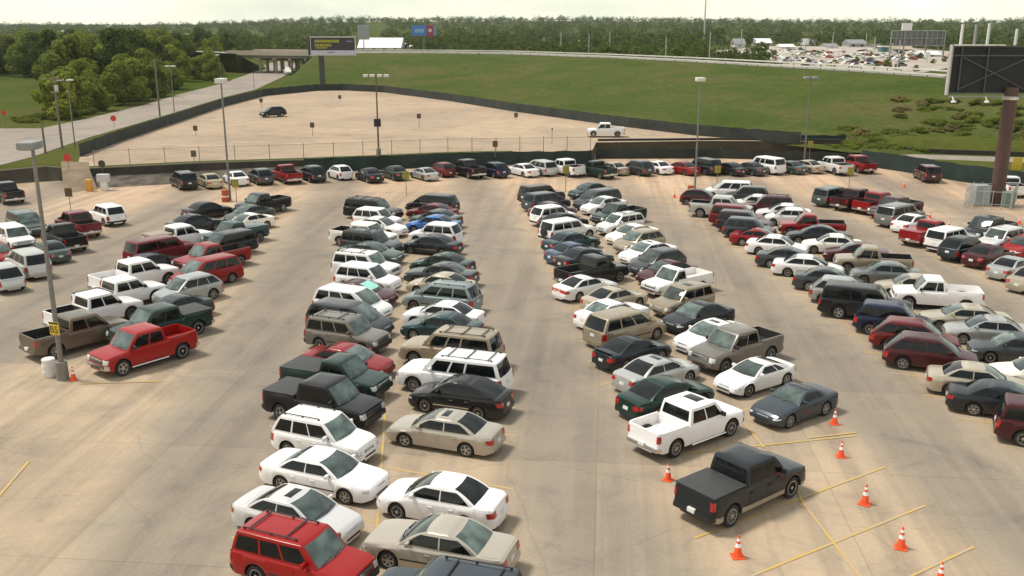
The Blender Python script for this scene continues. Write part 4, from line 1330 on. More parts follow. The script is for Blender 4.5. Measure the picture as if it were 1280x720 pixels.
# chain link fence on the near edge of the empty lot
def chainlink():
    m, nt, b = nodes_of('chain_link_mesh')
    tc = nt.nodes.new('ShaderNodeTexCoord')
    w = []
    for a in (45, -45):
        mp = N(nt, 'ShaderNodeMapping'); mp.inputs['Rotation'].default_value = (0, R(a), 0); nt.links.new(tc.outputs['Object'], mp.inputs[0])
        wv = N(nt, 'ShaderNodeTexWave', Scale=2.6); wv.bands_direction = 'X'; nt.links.new(mp.outputs[0], wv.inputs[0]); w.append(wv.outputs['Fac'])
    mx = N(nt, 'ShaderNodeMath', _operation='MAXIMUM'); nt.links.new(w[0], mx.inputs[0]); nt.links.new(w[1], mx.inputs[1])
    gt = N(nt, 'ShaderNodeMath', _operation='GREATER_THAN'); nt.links.new(mx.outputs[0], gt.inputs[0]); gt.inputs[1].default_value = .985
    nt.links.new(gt.outputs[0], b.inputs['Alpha'])
    b.inputs['Base Color'].default_value = (.35, .33, .29, 1); b.inputs['Roughness'].default_value = .6
    pts = densify([at(x, y, Z2) for x, y in [(118, 208), (250, 203.2), (380, 199), (560, 191.6), (738, 188.8)]], 3.0)
    o0 = pts[0].copy(); root = empty('chain_link_fence', o0)
    bm = bmesh.new()
    for p, q in zip(pts, pts[1:]):
        bm.faces.new([bm.verts.new(p - o0), bm.verts.new(q - o0), bm.verts.new(q - o0 + Vector((0, 0, 1.75))), bm.verts.new(p - o0 + Vector((0, 0, 1.75)))])
    part('chain_link', bm, m, root, 0)
    bm = bmesh.new()
    for p, q in zip(pts, pts[1:]): tube(bm, p - o0 + Vector((0, 0, 1.78)), q - o0 + Vector((0, 0, 1.78)), .022, None, 6)
    part('top_rail', bm, GALV_D, root, 40)
    bm = bmesh.new(); tube(bm, (0, 0, -.2), (0, 0, 1.95), .04, None, 8); me = mesh_of('post', bm, GALV_D, 40)
    for p in pts[:98]: link_obj('post', me, root, p - o0)
    tag(root, 'thin chain link fence along the near edge of the empty lot', 'fence')
chainlink()

# ------------------------------------------------------------------ painted lines
YEL = None
def yellow():
    m, nt, b = nodes_of('worn_yellow_paint')
    tc = nt.nodes.new('ShaderNodeTexCoord')
    n = N(nt, 'ShaderNodeTexNoise', Scale=1.3, Detail=9.0, Roughness=.75); nt.links.new(tc.outputs['Object'], n.inputs['Vector'])
    nt.links.new(ramp(nt, n.outputs[0], [(.40, (.40, .32, .225)), (.54, (.50, .33, .085)), (.70, (.55, .36, .085))]), b.inputs['Base Color'])
    b.inputs['Roughness'].default_value = .8
    return m
YEL = yellow()
bm = bmesh.new()
def stripe(a, b, w=.11, z=.006):
    a, b = Vector((a[0], a[1], z)), Vector((b[0], b[1], z))
    d = (b - a).normalized(); n = Vector((-d.y, d.x, 0)) * w / 2
    k = max(1, int((b - a).length / 1.5))
    for i in range(k):
        p, q = a.lerp(b, i / k), a.lerp(b, (i + 1) / k)
        bm.faces.new([bm.verts.new(v) for v in (p - n, q - n, q + n, p + n)])
zl_ = .010
for x0, y0, x1, y1 in [(483, 470, 481, 520), (481, 520, 476, 590), (476, 590, 470, 690), (1003, 628, 1075, 722), (938, 721, 1157, 632), (868, 673, 1106, 584), (1136, 722, 1217, 684), (816, 571, 1070, 545),
                       (36, 577, -6, 626), (484, 553, 620, 575), (100, 480, 205, 477), (1010, 548, 1070, 541), (560, 672, 640, 690), (985, 585, 1003, 628), (930, 530, 955, 560)]:
    zl_ += .0013; stripe(at(x0, y0), at(x1, y1), .105, zl_)
for rk in CARS:                                # stall lines between neighbours
    if rk in ('S',): continue
    row = [p for p in PLACED if p['rk'] == rk]
    for p, q in zip(row, row[1:]):
        if math.dist(p['pos'], q['pos']) > 6.5: continue
        cx, cy = (p['pos'][0] + q['pos'][0]) / 2, (p['pos'][1] + q['pos'][1]) / 2
        a = R(ROWS[rk][0])
        stripe((cx - math.cos(a) * 2.9, cy - math.sin(a) * 2.9), (cx + math.cos(a) * 2.6, cy + math.sin(a) * 2.6), .10, .003 + .0006 * (len(rk) + list(CARS).index(rk)))
bm.normal_update()
for f in bm.faces:
    if f.normal.z < 0: f.normal_flip()
tag(part('parking_lines', bm, YEL, None, 0), kind='structure')
bm = bmesh.new()
def stripe2(a, b, w):
    d = (b - a).normalized(); n = Vector((-d.y, d.x, 0)) * w / 2
    bm.faces.new([bm.verts.new(v + Vector((0, 0, .006))) for v in (a - n, b - n, b + n, a + n)])
for x0, y0, x1, y1 in [(150, 183, 330, 176), (300, 178, 440, 172), (262, 150, 330, 149), (330, 172, 480, 170), (455, 140, 600, 137), (420, 185, 560, 182), (180, 196, 330, 190)]:
    stripe2(at(x0, y0, Z2), at(x1, y1, Z2), .14)
bm.normal_update()
for f in bm.faces:
    if f.normal.z < 0: f.normal_flip()
tag(part('far_lot_lines', bm, plain('worn_white_paint', (.58, .45, .30), .8), None, 0), kind='structure')

# ------------------------------------------------------------------ lamp posts, signs, small things
LAMPW = plain('lamp_housing', (.60, .58, .52), .5)
LAMPG = plain('lamp_housing_grey', (.22, .23, .22), .5)
def lamp_post(px, base_y, top_y, z, label, heads, hs=.55, hh=.28, r=.09, basec=None, mat=POSTM, hm=LAMPW, name='lamp_post'):
    p = at(px, base_y, z)
    # height where the sight line to the lamp head passes over the foot
    d = p.y
    dz = -(top_y - 360) / F
    top = EYE + (-SP + dz * CP) * (d / (CP + dz * SP))
    H = top - z
    root = empty(name, p)
    z0 = 0
    if basec:
        bm = bmesh.new(); lathe(bm, [(basec[0] * 1.04, -.1), (basec[0], .05), (basec[0] * .95, basec[1])], 20); part('concrete_base', bm, plain('base_concrete', (.20, .185, .155), .9), root, 40); z0 = basec[1]
    bm = bmesh.new(); tube(bm, (0, 0, z0 - (.3 if not basec else .02)), (0, 0, H - hh * .6), r, r * .62, 14); part('pole', bm, mat, root, 40)
    for hx in heads:
        if abs(hx) > .2:
            bm = bmesh.new(); tube(bm, (0, 0, H - hh * .7), (hx, 0, H - hh * .55), r * .4, None, 8); part('arm', bm, mat, root, 40)
        bm = bmesh.new(); box(bm, hx - hs / 2, hx + hs / 2, -hs * .75, hs * .75, H - hh, H, 0, min(.06, hh * .3)); lh = part('lamp_head', bm, hm, root, 40)
        bm = bmesh.new(); box(bm, hx - hs * .4, hx + hs * .4, -hs * .6, hs * .6, H - hh - .03, H - hh + .005, 0); part('lens', bm, LAMPG, lh, 0)
    tag(root, label, 'lamp post', 'lamp posts')
    return root, H
STEEL = plain('weathered_pole', (.20, .19, .17), .55, .4)
l1, H1 = lamp_post(79, 474, 177, 0, 'tall grey lamp post with concrete base beside the red pickup on the left', [-.12], .75, .34, .13, (.30, .95), STEEL, LAMPG)
lamp_post(288, 251, 98, 0, 'lamp post with one white head near the far end of the left block', [0], .9, .45, .12, None, STEEL, LAMPW)
l3, H3 = lamp_post(473.5, 194, 93, Z2, 'brown lamp post with four lamps in the empty lot', [-1.25, -.45, .45, 1.25], .55, .30, .12, (.3, .8), plain('brown_pole', (.10, .075, .055), .6), LAMPW)
lamp_post(868, 246, 97, 0, 'lamp post with one head by the orange barrel on the right', [0], .85, .35, .11, None, STEEL, LAMPW)
lamp_post(1005, 205, 96, .5, 'lamp post with two grey heads in front of the embankment', [-.5, .5], .62, .24, .11, None, POSTM, LAMPG)
lamp_post(599, 112, 66, UP, 'thin distant pole on the embankment', [0], .4, .2, .07, None, POSTM, POSTM)
lamp_post(94, 184, 99, UP, 'double headed lamp post beside the left road', [-.9, .35], .6, .2, .09, None, STEEL, LAMPW)
lamp_post(218, 140, 82, UP, 'lamp post with two pale heads by the middle of the left road', [-.5, .5], .7, .2, .09, None, STEEL, LAMPW)
lamp_post(277, 112, 68, UP, 'lamp post by the left road near the trees before the bridge', [-.4], .7, .25, .09, None, STEEL, LAMPW)
lamp_post(318, 112, 88, UP, 'short dark pole on the road shoulder before the bridge', [0], .25, .15, .07, None, POSTM, POSTM)
bm = bmesh.new(); box(bm, -.42, .42, -.30, -.10, H3 * .36, H3 * .36 + .95, 0, .03); part('control_box', bm, DARK, l3, 40)
# wooden utility poles
WOODP = plain('weathered_wood', (.17, .145, .115), .9)
def utility_pole(px, by, ty, label, cross=True):
    p = at(px, by, UP); d = p.y; dz = -(ty - 360) / F
    H = EYE + (-SP + dz * CP) * (d / (CP + dz * SP)) - UP
    root = empty('utility_pole', p)
    bm = bmesh.new(); tube(bm, (0, 0, -.4), (0, 0, H), .16, .11, 12); part('pole', bm, WOODP, root, 40)
    if cross:
        bm = bmesh.new(); box(bm, -1.1, 1.1, -.06, .06, H - .9, H - .76); part('crossarm', bm, WOODP, root, 0)
        bm = bmesh.new(); lathe(bm, [(.2, H - 2.4), (.22, H - 2.3), (.22, H - 1.6), (.18, H - 1.55)], 14, M=Matrix.Translation((.25, -.1, 0))); part('transformer', bm, GALV, root, 40)
    tag(root, label, 'utility pole', 'utility poles beside the left road')
utility_pole(78, 186, 91, 'wooden utility pole with transformer beside the left road')
utility_pole(200, 146, 73, 'wooden utility pole at the edge of the left road before the wood', False)
utility_pole(57, 192, 152, 'short wooden pole on the grass verge at the left', False)

FONT = {}
def text_bm(txt, size, depth=.004):
    cu = bpy.data.curves.new('lettering', 'FONT'); cu.body = txt; cu.size = size; cu.align_x = 'CENTER'; cu.align_y = 'CENTER'; cu.extrude = depth
    o = bpy.data.objects.new('lettering', cu); col.objects.link(o)
    dg = bpy.context.evaluated_depsgraph_get()
    me = bpy.data.meshes.new_from_object(o.evaluated_get(dg))
    b = bmesh.new(); b.from_mesh(me)
    bpy.data.objects.remove(o); bpy.data.curves.remove(cu); bpy.data.meshes.remove(me)
    return b
SIGNY = plain('yellow_sign', (.62, .42, .03), .5)
INK = plain('black_ink', (.02, .018, .015), .6)
def section_sign_on_lamp():
    base = l1.location
    bm = bmesh.new()
    box(bm, -.29, .29, -.03, .03, 2.40, 3.06, 0, .02)
    root = part('section_sign', bm, SIGNY, None, 40)
    root.location = (base.x - .02, base.y - .17, 0); root.rotation_euler = (0, 0, R(-20))
    bm = bmesh.new(); box(bm, -.292, .292, -.034, -.029, 2.96, 3.062); part('border', bm, INK, root, 0)
    b = text_bm('B5', .50)
    bmesh.ops.transform(b, matrix=Matrix.Translation((0, -.036, 2.67)) @ Matrix.Rotation(R(90), 4, 'X'), verts=b.verts)
    part('lettering', b, INK, root, 0)
    tag(root, 'yellow square section sign with black characters on the tall left lamp post', 'sign')
section_sign_on_lamp()
def post_sign(px, by, ty, z, label, size, colr, group=None, name='section_sign', shape='box'):
    p = at(px, by, z); d = p.y; dz = -(ty - 360) / F
    H = EYE + (-SP + dz * CP) * (d / (CP + dz * SP)) - z
    root = empty(name, p)
    bm = bmesh.new(); tube(bm, (0, 0, -.2), (0, 0, H - size * .2), .035, None, 8); part('post', bm, POSTM, root, 40)
    bm = bmesh.new()
    if shape == 'box': box(bm, -size / 2, size / 2, -.06, -.03, H - size * 1.2, H, 0, .01)
    else: tube(bm, (0, -.07, H - size / 2), (0, -.04, H - size / 2), size / 2, None, 8 if shape == 'octagon' else 20)
    part('panel', bm, colr, root, 40)
    tag(root, label, 'sign', group)
BROWN = plain('brown_sign', (.085, .06, .03), .7)
YELD = plain('faded_yellow_sign', (.26, .22, .03), .6)
G1 = 'brown section signs in the empty lot'
for px, by, ty, lab in [(391, 170, 153, 'small brown sign on a thin post near the left of the empty lot'), (524, 160, 142, 'small brown sign on a post in the middle of the empty lot'), (425, 127, 119, 'small brown sign near the billboard pole in the empty lot'),
                        (327, 135, 123, 'small brown sign behind the black car on the empty lot'), (245, 170, 157, 'small brown sign left of the black car on the empty lot'), (645, 150, 141, 'small brown sign on the right of the empty lot by its fence'),
                        (243, 203, 188, 'small brown sign just behind the chain link fence on the left'), (619, 194, 176, 'small brown sign just behind the chain link fence on the right'), (690, 180, 160, 'thin bare sign post left of the white pickup')]:
    post_sign(px, by, ty, Z2, lab, .62 if px != 690 else .2, BROWN, G1)
G2 = 'yellow section signs on thin posts'
for px, by, ty, lab, c in [(89, 266, 235, 'brown sign on a thin post behind the dark red pickup on the left', BROWN), (296, 254, 224, 'yellow green sign on a post by the black pickup of the left block', YELD), (508, 244, 214, 'yellow green sign on a thin post at the end of the second block', YELD),
                           (707, 240, 207, 'yellow green sign on a thin post at the end of the third block', YELD), (896, 232, 207, 'yellow sign on a thin post at the end of the fourth block', YELD), (1061, 236, 209, 'yellow sign on a post at the end of the rightmost block', YELD),
                           (1011, 205, 176, 'yellow sign on a post beside the short green fence', YELD)]:
    post_sign(px, by, ty, 0, lab, .68, c, G2)
REDS = plain('red_sign', (.55, .03, .015), .5)
post_sign(143, 160, 144, UP, 'red sign standing on the near edge of the left road', .95, REDS, None, 'road_sign', 'octagon')
post_sign(7, 158, 138, UP, 'red sign at the left edge by the grass verge', .8, REDS, None, 'road_sign', 'octagon')
post_sign(86, 212, 192, UP, 'red and white sign by the lot entrance on the left', .9, REDS, None, 'road_sign', 'octagon')
post_sign(130, 228, 200, 0, 'dark round back of a stop sign by the white ticket machine', .85, plain('sign_back', (.05, .04, .03), .6), None, 'stop_sign', 'octagon')
post_sign(1270, 214, 197, UP, 'yellow warning sign on the bank behind the billboard pole', 1.1, SIGNY, None, 'warning_sign')

def ticket_machine():
    root = empty('ticket_machine', at(131, 238, 0))
    bm = bmesh.new(); box(bm, -.32, .32, -.25, .25, 0, .95, 0, .03); part('cabinet', bm, plain('machine_white', (.72, .70, .66), .5), root, 40)
    bm = bmesh.new(); box(bm, -.62, .62, -.3, .3, .95, 1.75, 0, .03); part('head', bm, plain('machine_grey', (.50, .49, .50), .5), root, 40)
    tag(root, 'white ticket machine with grey head at the lot entrance', 'ticket machine')
    root = empty('gate_barrier', at(112, 239, 0))
    bm = bmesh.new(); box(bm, -.3, .3, -.25, .25, 0, 1.25, 0, .04); part('cabinet', bm, plain('barrier_orange', (.62, .30, .05), .5), root, 40)
    bm = bmesh.new(); box(bm, .3, .85, -.05, .05, .2, .35); part('foot', bm, plain('barrier_orange2', (.62, .34, .08), .5), root, 40)
    tag(root, 'orange yellow gate barrier cabinet beside the ticket machine', 'barrier')
ticket_machine()
def cone_proto():
    root = empty('traffic_cone', (0, 0, 0))
    OR = plain('cone_orange', (.78, .085, .015), .55)
    bm = bmesh.new()
    box(bm, -.19, .19, -.19, .19, 0, .035, 0, .012)
    lathe(bm, [(.145, .034), (.135, .06), (.026, .70), (.022, .715)], 18)
    part('cone_body', bm, OR, root, 40)
    WHT = plain('cone_reflector', (.85, .84, .82), .4)
    for z0, z1 in ((.34, .46), (.54, .62)):
        bm = bmesh.new(); lathe(bm, [(lerp(.138, .029, (z0 - .06) / .64), z0), (lerp(.138, .029, (z1 - .06) / .64), z1)], 18); part('reflective_collar', bm, WHT, root, 40)
    return root
CONE = cone_proto(); first = True
for px, py, lab in [(1043, 530, 'orange traffic cone nearest the slate grey low sports car'), (1051, 571, 'orange cone right of the charcoal pickup, second from the sports car'), (1081, 630, 'orange cone beside the yellow lines right of the charcoal pickup'),
                    (1126, 685, 'orange cone between two yellow stripes at the lower right'), (922, 696, 'orange cone behind the tail of the charcoal pickup'), (835, 600, 'orange cone below the white pickup of the third block'),
                    (1175, 727, 'orange cone cut by the bottom edge at the lower right'), (92, 475, 'plain orange cone beside the concrete base of the left lamp post'), (843, 247, 'tiny orange cone left of the maroon hatchback'),
                    (1130, 234, 'tiny orange cone left of the lone maroon SUV'), (1162, 273, 'small orange cone behind the white sedan of the rightmost block'), (1186, 284, 'small orange cone behind the white SUV of the rightmost block'),
                    (1274, 280, 'small orange cone at the right edge below the fenced cabinet')]:
    o = CONE if first else copy_tree(CONE); first = False
    o.location = at(px, py, 0); o.rotation_euler = (0, 0, rnd.uniform(0, 1.5))
    if px in (1126, 922, 1081): o.scale = (1.12,) * 3
    tag(o, lab, 'traffic cone', 'orange traffic cones')
def bundle():
    p = at(842, 523, .9)
    bm = bmesh.new(); bmesh.ops.create_icosphere(bm, subdivisions=3, radius=.3)
    for v in bm.verts: v.co = Vector((v.co.x * 1.7 + .06 * math.sin(9 * v.co.y), v.co.y * .9 + .05 * math.sin(11 * v.co.x), max(-.1, v.co.z * .7 + .05 * math.sin(13 * v.co.x + 5 * v.co.y))))
    o = part('cloth_bundle', bm, plain('dark_red_cloth', (.10, .025, .02), .9), None, 60); o.location = (p.x, p.y, .93); o.rotation_euler = (0, 0, R(40))
    tag(o, 'dark red cloth bundle lying in the open bed of the white pickup', 'bundle')
bundle()
def barrel(px, py, c, lab, h=1.0, r=.30, bands=True, grp=None):
    root = empty('barrel', at(px, py, 0))
    bm = bmesh.new(); lathe(bm, [(r * .98, 0), (r * 1.04, .05), (r * 1.05, h * .35), (r, h * .36), (r, h * .68), (r * .96, h * .69), (r * .96, h * .94), (r * 1.0, h * .95), (r * .9, h)], 22); part('drum', bm, c, root, 40)
    if bands:
        bm = bmesh.new(); lathe(bm, [(r * 1.06, h * .40), (r * 1.06, h * .52)], 22); part('band', bm, plain('barrel_band', (.7, .66, .6), .5), root, 40)
    tag(root, lab, 'barrel', grp)
barrel(63, 470, plain('white_drum', (.66, .63, .58), .5), 'white plastic barrel beside the tall left lamp post', .95, .33, False)
ORB = plain('barrel_orange', (.40, .07, .02), .6)
barrel(282, 252, ORB, 'dark orange barrel beside the lamp post of the left block', 1.2, .36)
barrel(863, 245, ORB, 'orange barrel beside the lamp post near the maroon hatchback', 1.1, .34)

# ------------------------------------------------------------------ billboards
def billboard_far():
    p = at(403.5, 110, UP); root = empty('billboard', p); 
    k = p.y * CP / F * 1.0
    s = p.y / F / CP * 1.03                    # metres per picture pixel at this distance
    Ht = lambda y: EYE + (-SP - (y - 360) / F * CP) * (p.y / (CP - (y - 360) / F * SP)) - UP
    zt, zb = Ht(46.5), Ht(68.5)
    bm = bmesh.new(); tube(bm, (0, 0, -.5), (0, 0, zb + .3), .75, .7, 18); part('pole', bm, plain('billboard_pole_grey', (.06, .058, .05), .6), root, 40)
    bm = bmesh.new(); box(bm, -11 * s, 40 * s, -.75, -.25, zb - .15, zt + .15, 0, .03); fr = part('frame', bm, WHITEP, root, 0)
    bm = bmesh.new(); box(bm, -10.3 * s, 39.3 * s, -.80, -.74, zb + .26 * (zt - zb), zt - .05); part('poster', bm, plain('poster_dark_purple', (.028, .018, .030), .4), root, 0)
    bm = bmesh.new(); box(bm, -10.3 * s, 39.3 * s, -.80, -.74, zb + .04, zb + .25 * (zt - zb)); part('poster_footer', bm, plain('poster_pale', (.52, .48, .58), .4), root, 0)
    bm = bmesh.new()
    zz = lambda f: zb + f * (zt - zb)
    for f0, f1, a, b in ((.70, .86, -6, 22), (.48, .62, -6, 13), (.36, .44, -5, 8)):
        x = a
        while x < b:
            w = rnd.uniform(1.0, 2.4); box(bm, x * s, min(b, x + w) * s, -.83, -.79, zz(f0), zz(f1)); x += w + .55
    part('lettering', bm, plain('poster_yellow', (.36, .33, .02), .5), root, 0)
    bm = bmesh.new(); box(bm, 30 * s, 37 * s, -.83, -.79, zz(.74), zz(.80)); box(bm, 8 * s, 16 * s, -.83, -.79, zz(.10), zz(.17)); part('small_lettering', bm, plain('poster_grey', (.25, .22, .3), .5), root, 0)
    M = Matrix.Rotation(R(58), 4, 'Z')
    bm = bmesh.new(); box(bm, -.6, 40 * s, 0, .4, zb - .1, zt + .1, 0, .02); bmesh.ops.transform(bm, matrix=Matrix.Translation((-11.6 * s, .1, 0)) @ M, verts=bm.verts); part('rear_panel', bm, plain('panel_back', (.045, .05, .055), .7), root, 0)
    bm = bmesh.new(); box(bm, -11 * s, 40 * s, -1.5, -.8, zb - .35, zb - .28); part('catwalk', bm, GALV_D, root, 0)
    tag(root, 'billboard with yellow lettering on dark purple above the embankment at left', 'billboard')
billboard_far()
def billboard_blue():
    Y = 470.0
    p = at_depth(530, 63, Y); p.z = hills(p.x, Y); root = empty('billboard', p)
    s = Y / F / CP
    a, b = at_depth(530, 31.5, Y).z - p.z, at_depth(530, 44.5, Y).z - p.z
    bm = bmesh.new(); tube(bm, (0, 0, -.5), (0, 0, b + .2), .6, None, 14); part('pole', bm, plain('billboard_pole_olive', (.12, .13, .07), .6), root, 40)
    bm = bmesh.new(); box(bm, -14 * s, 15 * s, -.4, 0, b - .1, a + .1); part('frame', bm, GALV_D, root, 0)
    bm = bmesh.new(); box(bm, -13.7 * s, 3.5 * s, -.46, -.39, b, a); part('blue_panel', bm, plain('poster_blue', (.06, .19, .50), .4), root, 0)
    bm = bmesh.new(); box(bm, 3.6 * s, 11.5 * s, -.46, -.39, b - .5, a); part('red_panel', bm, plain('poster_red', (.30, .025, .045), .4), root, 0)
    bm = bmesh.new(); box(bm, 11.6 * s, 14.8 * s, -.46, -.39, b, a); part('end_panel', bm, plain('poster_pale_blue', (.12, .26, .48), .4), root, 0)
    bm = bmesh.new(); zc = (a + b) / 2
    x = -10
    while x < 0: w = rnd.uniform(.8, 1.6); box(bm, x * s, (x + w) * s, -.49, -.45, zc - .9, zc + .7); x += w + .4
    part('lettering', bm, plain('poster_light_blue', (.30, .45, .70), .5), root, 0)
    bm = bmesh.new(); tube(bm, (7.6 * s, -.5, zc), (7.6 * s, -.45, zc), 2.2 * s, None, 14); part('emblem', bm, plain('poster_pink', (.65, .42, .45), .5), root, 0)
    tag(root, 'blue and red billboard standing among the far trees', 'billboard')
billboard_blue()
def billboard_near():
    p = at(1245, 256, 0); root = empty('billboard', p)
    Hf = lambda y: EYE + (-SP - (y - 360) / F * CP) * (p.y / (CP - (y - 360) / F * SP))
    zt, zb = Hf(57.5), Hf(117)
    s = at_depth(1246, 90, p.y).x - at_depth(1245, 90, p.y).x
    RUST = plain('billboard_pole_brown', (.085, .045, .033), .6, .1, var=.2, scale=1.2)
    FR = plain('billboard_frame', (.075, .078, .08), .6, .2)
    bm = bmesh.new(); tube(bm, (0, 0, -.5), (0, 0, zb + .6), .66, .62, 22); part('pole', bm, RUST, root, 40)
    bm = bmesh.new(); lathe(bm, [(.74, zb - .55), (.74, zb - .25), (.66, zb - .2)], 22); part('cap', bm, WHITEP, root, 40)
    x0, x1 = -79 * s, 24 * s
    bm = bmesh.new(); box(bm, x0, x1, .35, .45, zb, zt); part('panel', bm, plain('panel_back_dark', (.016, .016, .016), .8), root, 0)
    bm = bmesh.new()
    for x in (x0 + .05, lerp(x0, x1, .12), lerp(x0, x1, .44), x1 - .1): box(bm, x - .06, x + .06, .14, .30, zb - .05, zt + .1)
    for z in (zb + .05, lerp(zb, zt, .80), zt - .05): box(bm, x0, x1, .06, .16, z - .06, z + .06)
    part('frame', bm, FR, root, 0)
    for a, b in (((x0 + .9, lerp(zb, zt, .78)), (x1 - .4, zb + .3)), ((x1 - .4, lerp(zb, zt, .78)), (x0 + .9, zb + .4))):
        bm = bmesh.new(); tube(bm, (a[0], .02, a[1]), (b[0], .02, b[1]), .06, None, 8); part('brace', bm, FR, root, 40)
    bm = bmesh.new(); box(bm, x0 - .16, x0 - .02, -.05, .5, zb - .15, zt + .12); part('edge_trim', bm, plain('edge_trim_pale', (.40, .37, .35), .6), root, 0)
    bm = bmesh.new(); box(bm, x0 + .2, x0 + (x1 - x0) * .62, -.12, .5, zt + .03, zt + .13); part('top_trim', bm, WHITEP, root, 0)
    bm = bmesh.new(); box(bm, x0, x1 - .2, -.75, .02, zb - .28, zb - .20); part('catwalk', bm, plain('catwalk_steel', (.24, .24, .24), .6, .3), root, 0)
    for x in (x0 + .1, x0 + 3.6 * .9):
        bm = bmesh.new(); tube(bm, (x, -.7, zb - .25), (x, -1.1, zb - .55), .05, None, 8); tube(bm, (x, -1.1, zb - .55), (x, -1.1, zb - .75), .18, .26, 12); part('floodlight', bm, WHITEP, root, 40)
    # the second face runs off to the right
    M = Matrix.Translation((x1 + .25, 0, 0)) @ Matrix.Rotation(R(52), 4, 'Z')
    def panel2(n, z0, z1, m, y0=-.1):
        bm = bmesh.new(); box(bm, 0, 8.5, y0, .1, z0, z1); bmesh.ops.transform(bm, matrix=M, verts=bm.verts); part(n, bm, m, root, 0)
    panel2('front_panel', zb - .3, zt - .2, plain('poster_sky', (.50, .54, .54), .5))
    panel2('poster_band', zb + .1, zb + 1.6, plain('poster_brown', (.32, .14, .06), .5), -.13)
    panel2('poster_base', zb - .28, zb + .06, plain('poster_maroon', (.16, .03, .02), .5), -.13)
    tag(root, 'large dark billboard seen from behind on a thick brown pole', 'billboard')
    # utility cabinet and its fence
    c = at(1224, 257, 0); cab = empty('utility_cabinet', c)
    bm = bmesh.new(); box(bm, -.85, .85, -.7, .7, 0, .15); part('plinth', bm, CONC3, cab, 0)
    bm = bmesh.new(); box(bm, -.72, .72, -.55, .55, .15, 2.05, 0, .03); part('cabinet', bm, plain('cabinet_grey', (.27, .285, .285), .5), cab, 40)
    bm = bmesh.new(); box(bm, -.05, .66, -.57, -.545, .3, 1.9); part('door', bm, plain('cabinet_door', (.30, .34, .36), .5), cab, 0)
    tag(cab, 'grey utility cabinet beside the brown billboard pole', 'cabinet')
    fp = empty('pipe_fence', at(1205, 260, 0)); o0 = fp.location.copy()
    ring = [at(x, y, 0) for x, y in ((1205, 260), (1262, 263), (1270, 252), (1215, 250), (1205, 260))]
    bm = bmesh.new()
    rp = densify(ring, .75)
    for a, b in zip(ring, ring[1:]):
        for z in (.5, 1.7): tube(bm, a - o0 + Vector((0, 0, z)), b - o0 + Vector((0, 0, z)), .03, None, 6)
    part('rails', bm, GALV, fp, 40)
    bm = bmesh.new(); tube(bm, (0, 0, 0), (0, 0, 1.85), .035, None, 8); me = mesh_of('post', bm, GALV, 40)
    for v in rp[:-1]: link_obj('post', me, fp, v - o0)
    tag(fp, 'pale pipe fence round the utility cabinet and billboard pole', 'fence')
    b2 = empty('utility_cabinet', at(1259, 258.5, 0)); bm = bmesh.new(); box(bm, -.5, .5, -.4, .4, 0, 1.5, 0, .03); part('cabinet', bm, plain('cabinet_green', (.20, .27, .24), .5), b2, 40)
    bm = bmesh.new(); box(bm, -.4, .4, -.42, -.395, .2, 1.35); part('door', bm, plain('cabinet_green_door', (.16, .22, .20), .5), b2, 0)
    tag(b2, 'green grey utility cabinet right of the brown billboard pole', 'cabinet')
billboard_near()

# ------------------------------------------------------------------ trees
def leaf_material(name, dark, mid, light):
    m, nt, b = nodes_of(name)
    g = nt.nodes.new('ShaderNodeNewGeometry')
    oi = nt.nodes.new('ShaderNodeObjectInfo')
    c = ramp(nt, g.outputs['Random Per Island'], [(0, dark), (.5, mid), (1, light)])
    t = ramp(nt, oi.outputs['Random'], [(0, (.78, .80, .80)), (.5, (1, 1, 1)), (1, (1.22, 1.14, .95))])
    nt.links.new(mix(nt, 1.0, c, t, 'MULTIPLY'), b.inputs['Base Color'])
    b.inputs['Roughness'].default_value = .8; b.inputs['Specular IOR Level'].default_value = .03
    tr = nt.nodes.new('ShaderNodeBsdfTranslucent'); nt.links.new(b.inputs['Base Color'].links[0].from_socket, tr.inputs['Color'])
    ms = nt.nodes.new('ShaderNodeMixShader'); ms.inputs[0].default_value = .38
    nt.links.new(b.outputs[0], ms.inputs[1]); nt.links.new(tr.outputs[0], ms.inputs[2])
    nt.links.new(ms.outputs[0], [n for n in nt.nodes if n.type == 'OUTPUT_MATERIAL'][0].inputs[0])
    return m
LEAF = leaf_material('leaves', (.115, .150, .024), (.175, .215, .036), (.24, .275, .058))
LEAFD = leaf_material('dark_leaves', (.050, .075, .015), (.080, .110, .022), (.115, .142, .033))
LEAF2 = leaf_material('far_leaves', (.046, .068, .011), (.072, .096, .016), (.105, .125, .024))
BARK = plain('bark', (.09, .07, .05), .95, var=.3)

def leaves(bm, c, r, n, size, rr, squash=.8):
    for i in range(n):
        while True:
            v = Vector((rr.uniform(-1, 1), rr.uniform(-1, 1), rr.uniform(-1, 1)))
            if .05 < v.length < 1: break
        v = v.normalized() * (v.length ** .45)
        p = Vector(c) + Vector((v.x * r, v.y * r, v.z * r * squash))
        nrm = (v + Vector((rr.uniform(-.7, .7), rr.uniform(-.7, .7), rr.uniform(-.2, .9)))).normalized()
        u = nrm.orthogonal().normalized(); w = nrm.cross(u)
        a = rr.uniform(0, 6.28); u, w = u * math.cos(a) + w * math.sin(a), w * math.cos(a) - u * math.sin(a)
        s = size * rr.uniform(.6, 1.3)
        bm.faces.new([bm.verts.new(p + u * s * x + w * s * y * .62) for x, y in ((-1, 0), (-.2, -1), (1, 0), (-.1, 1))])

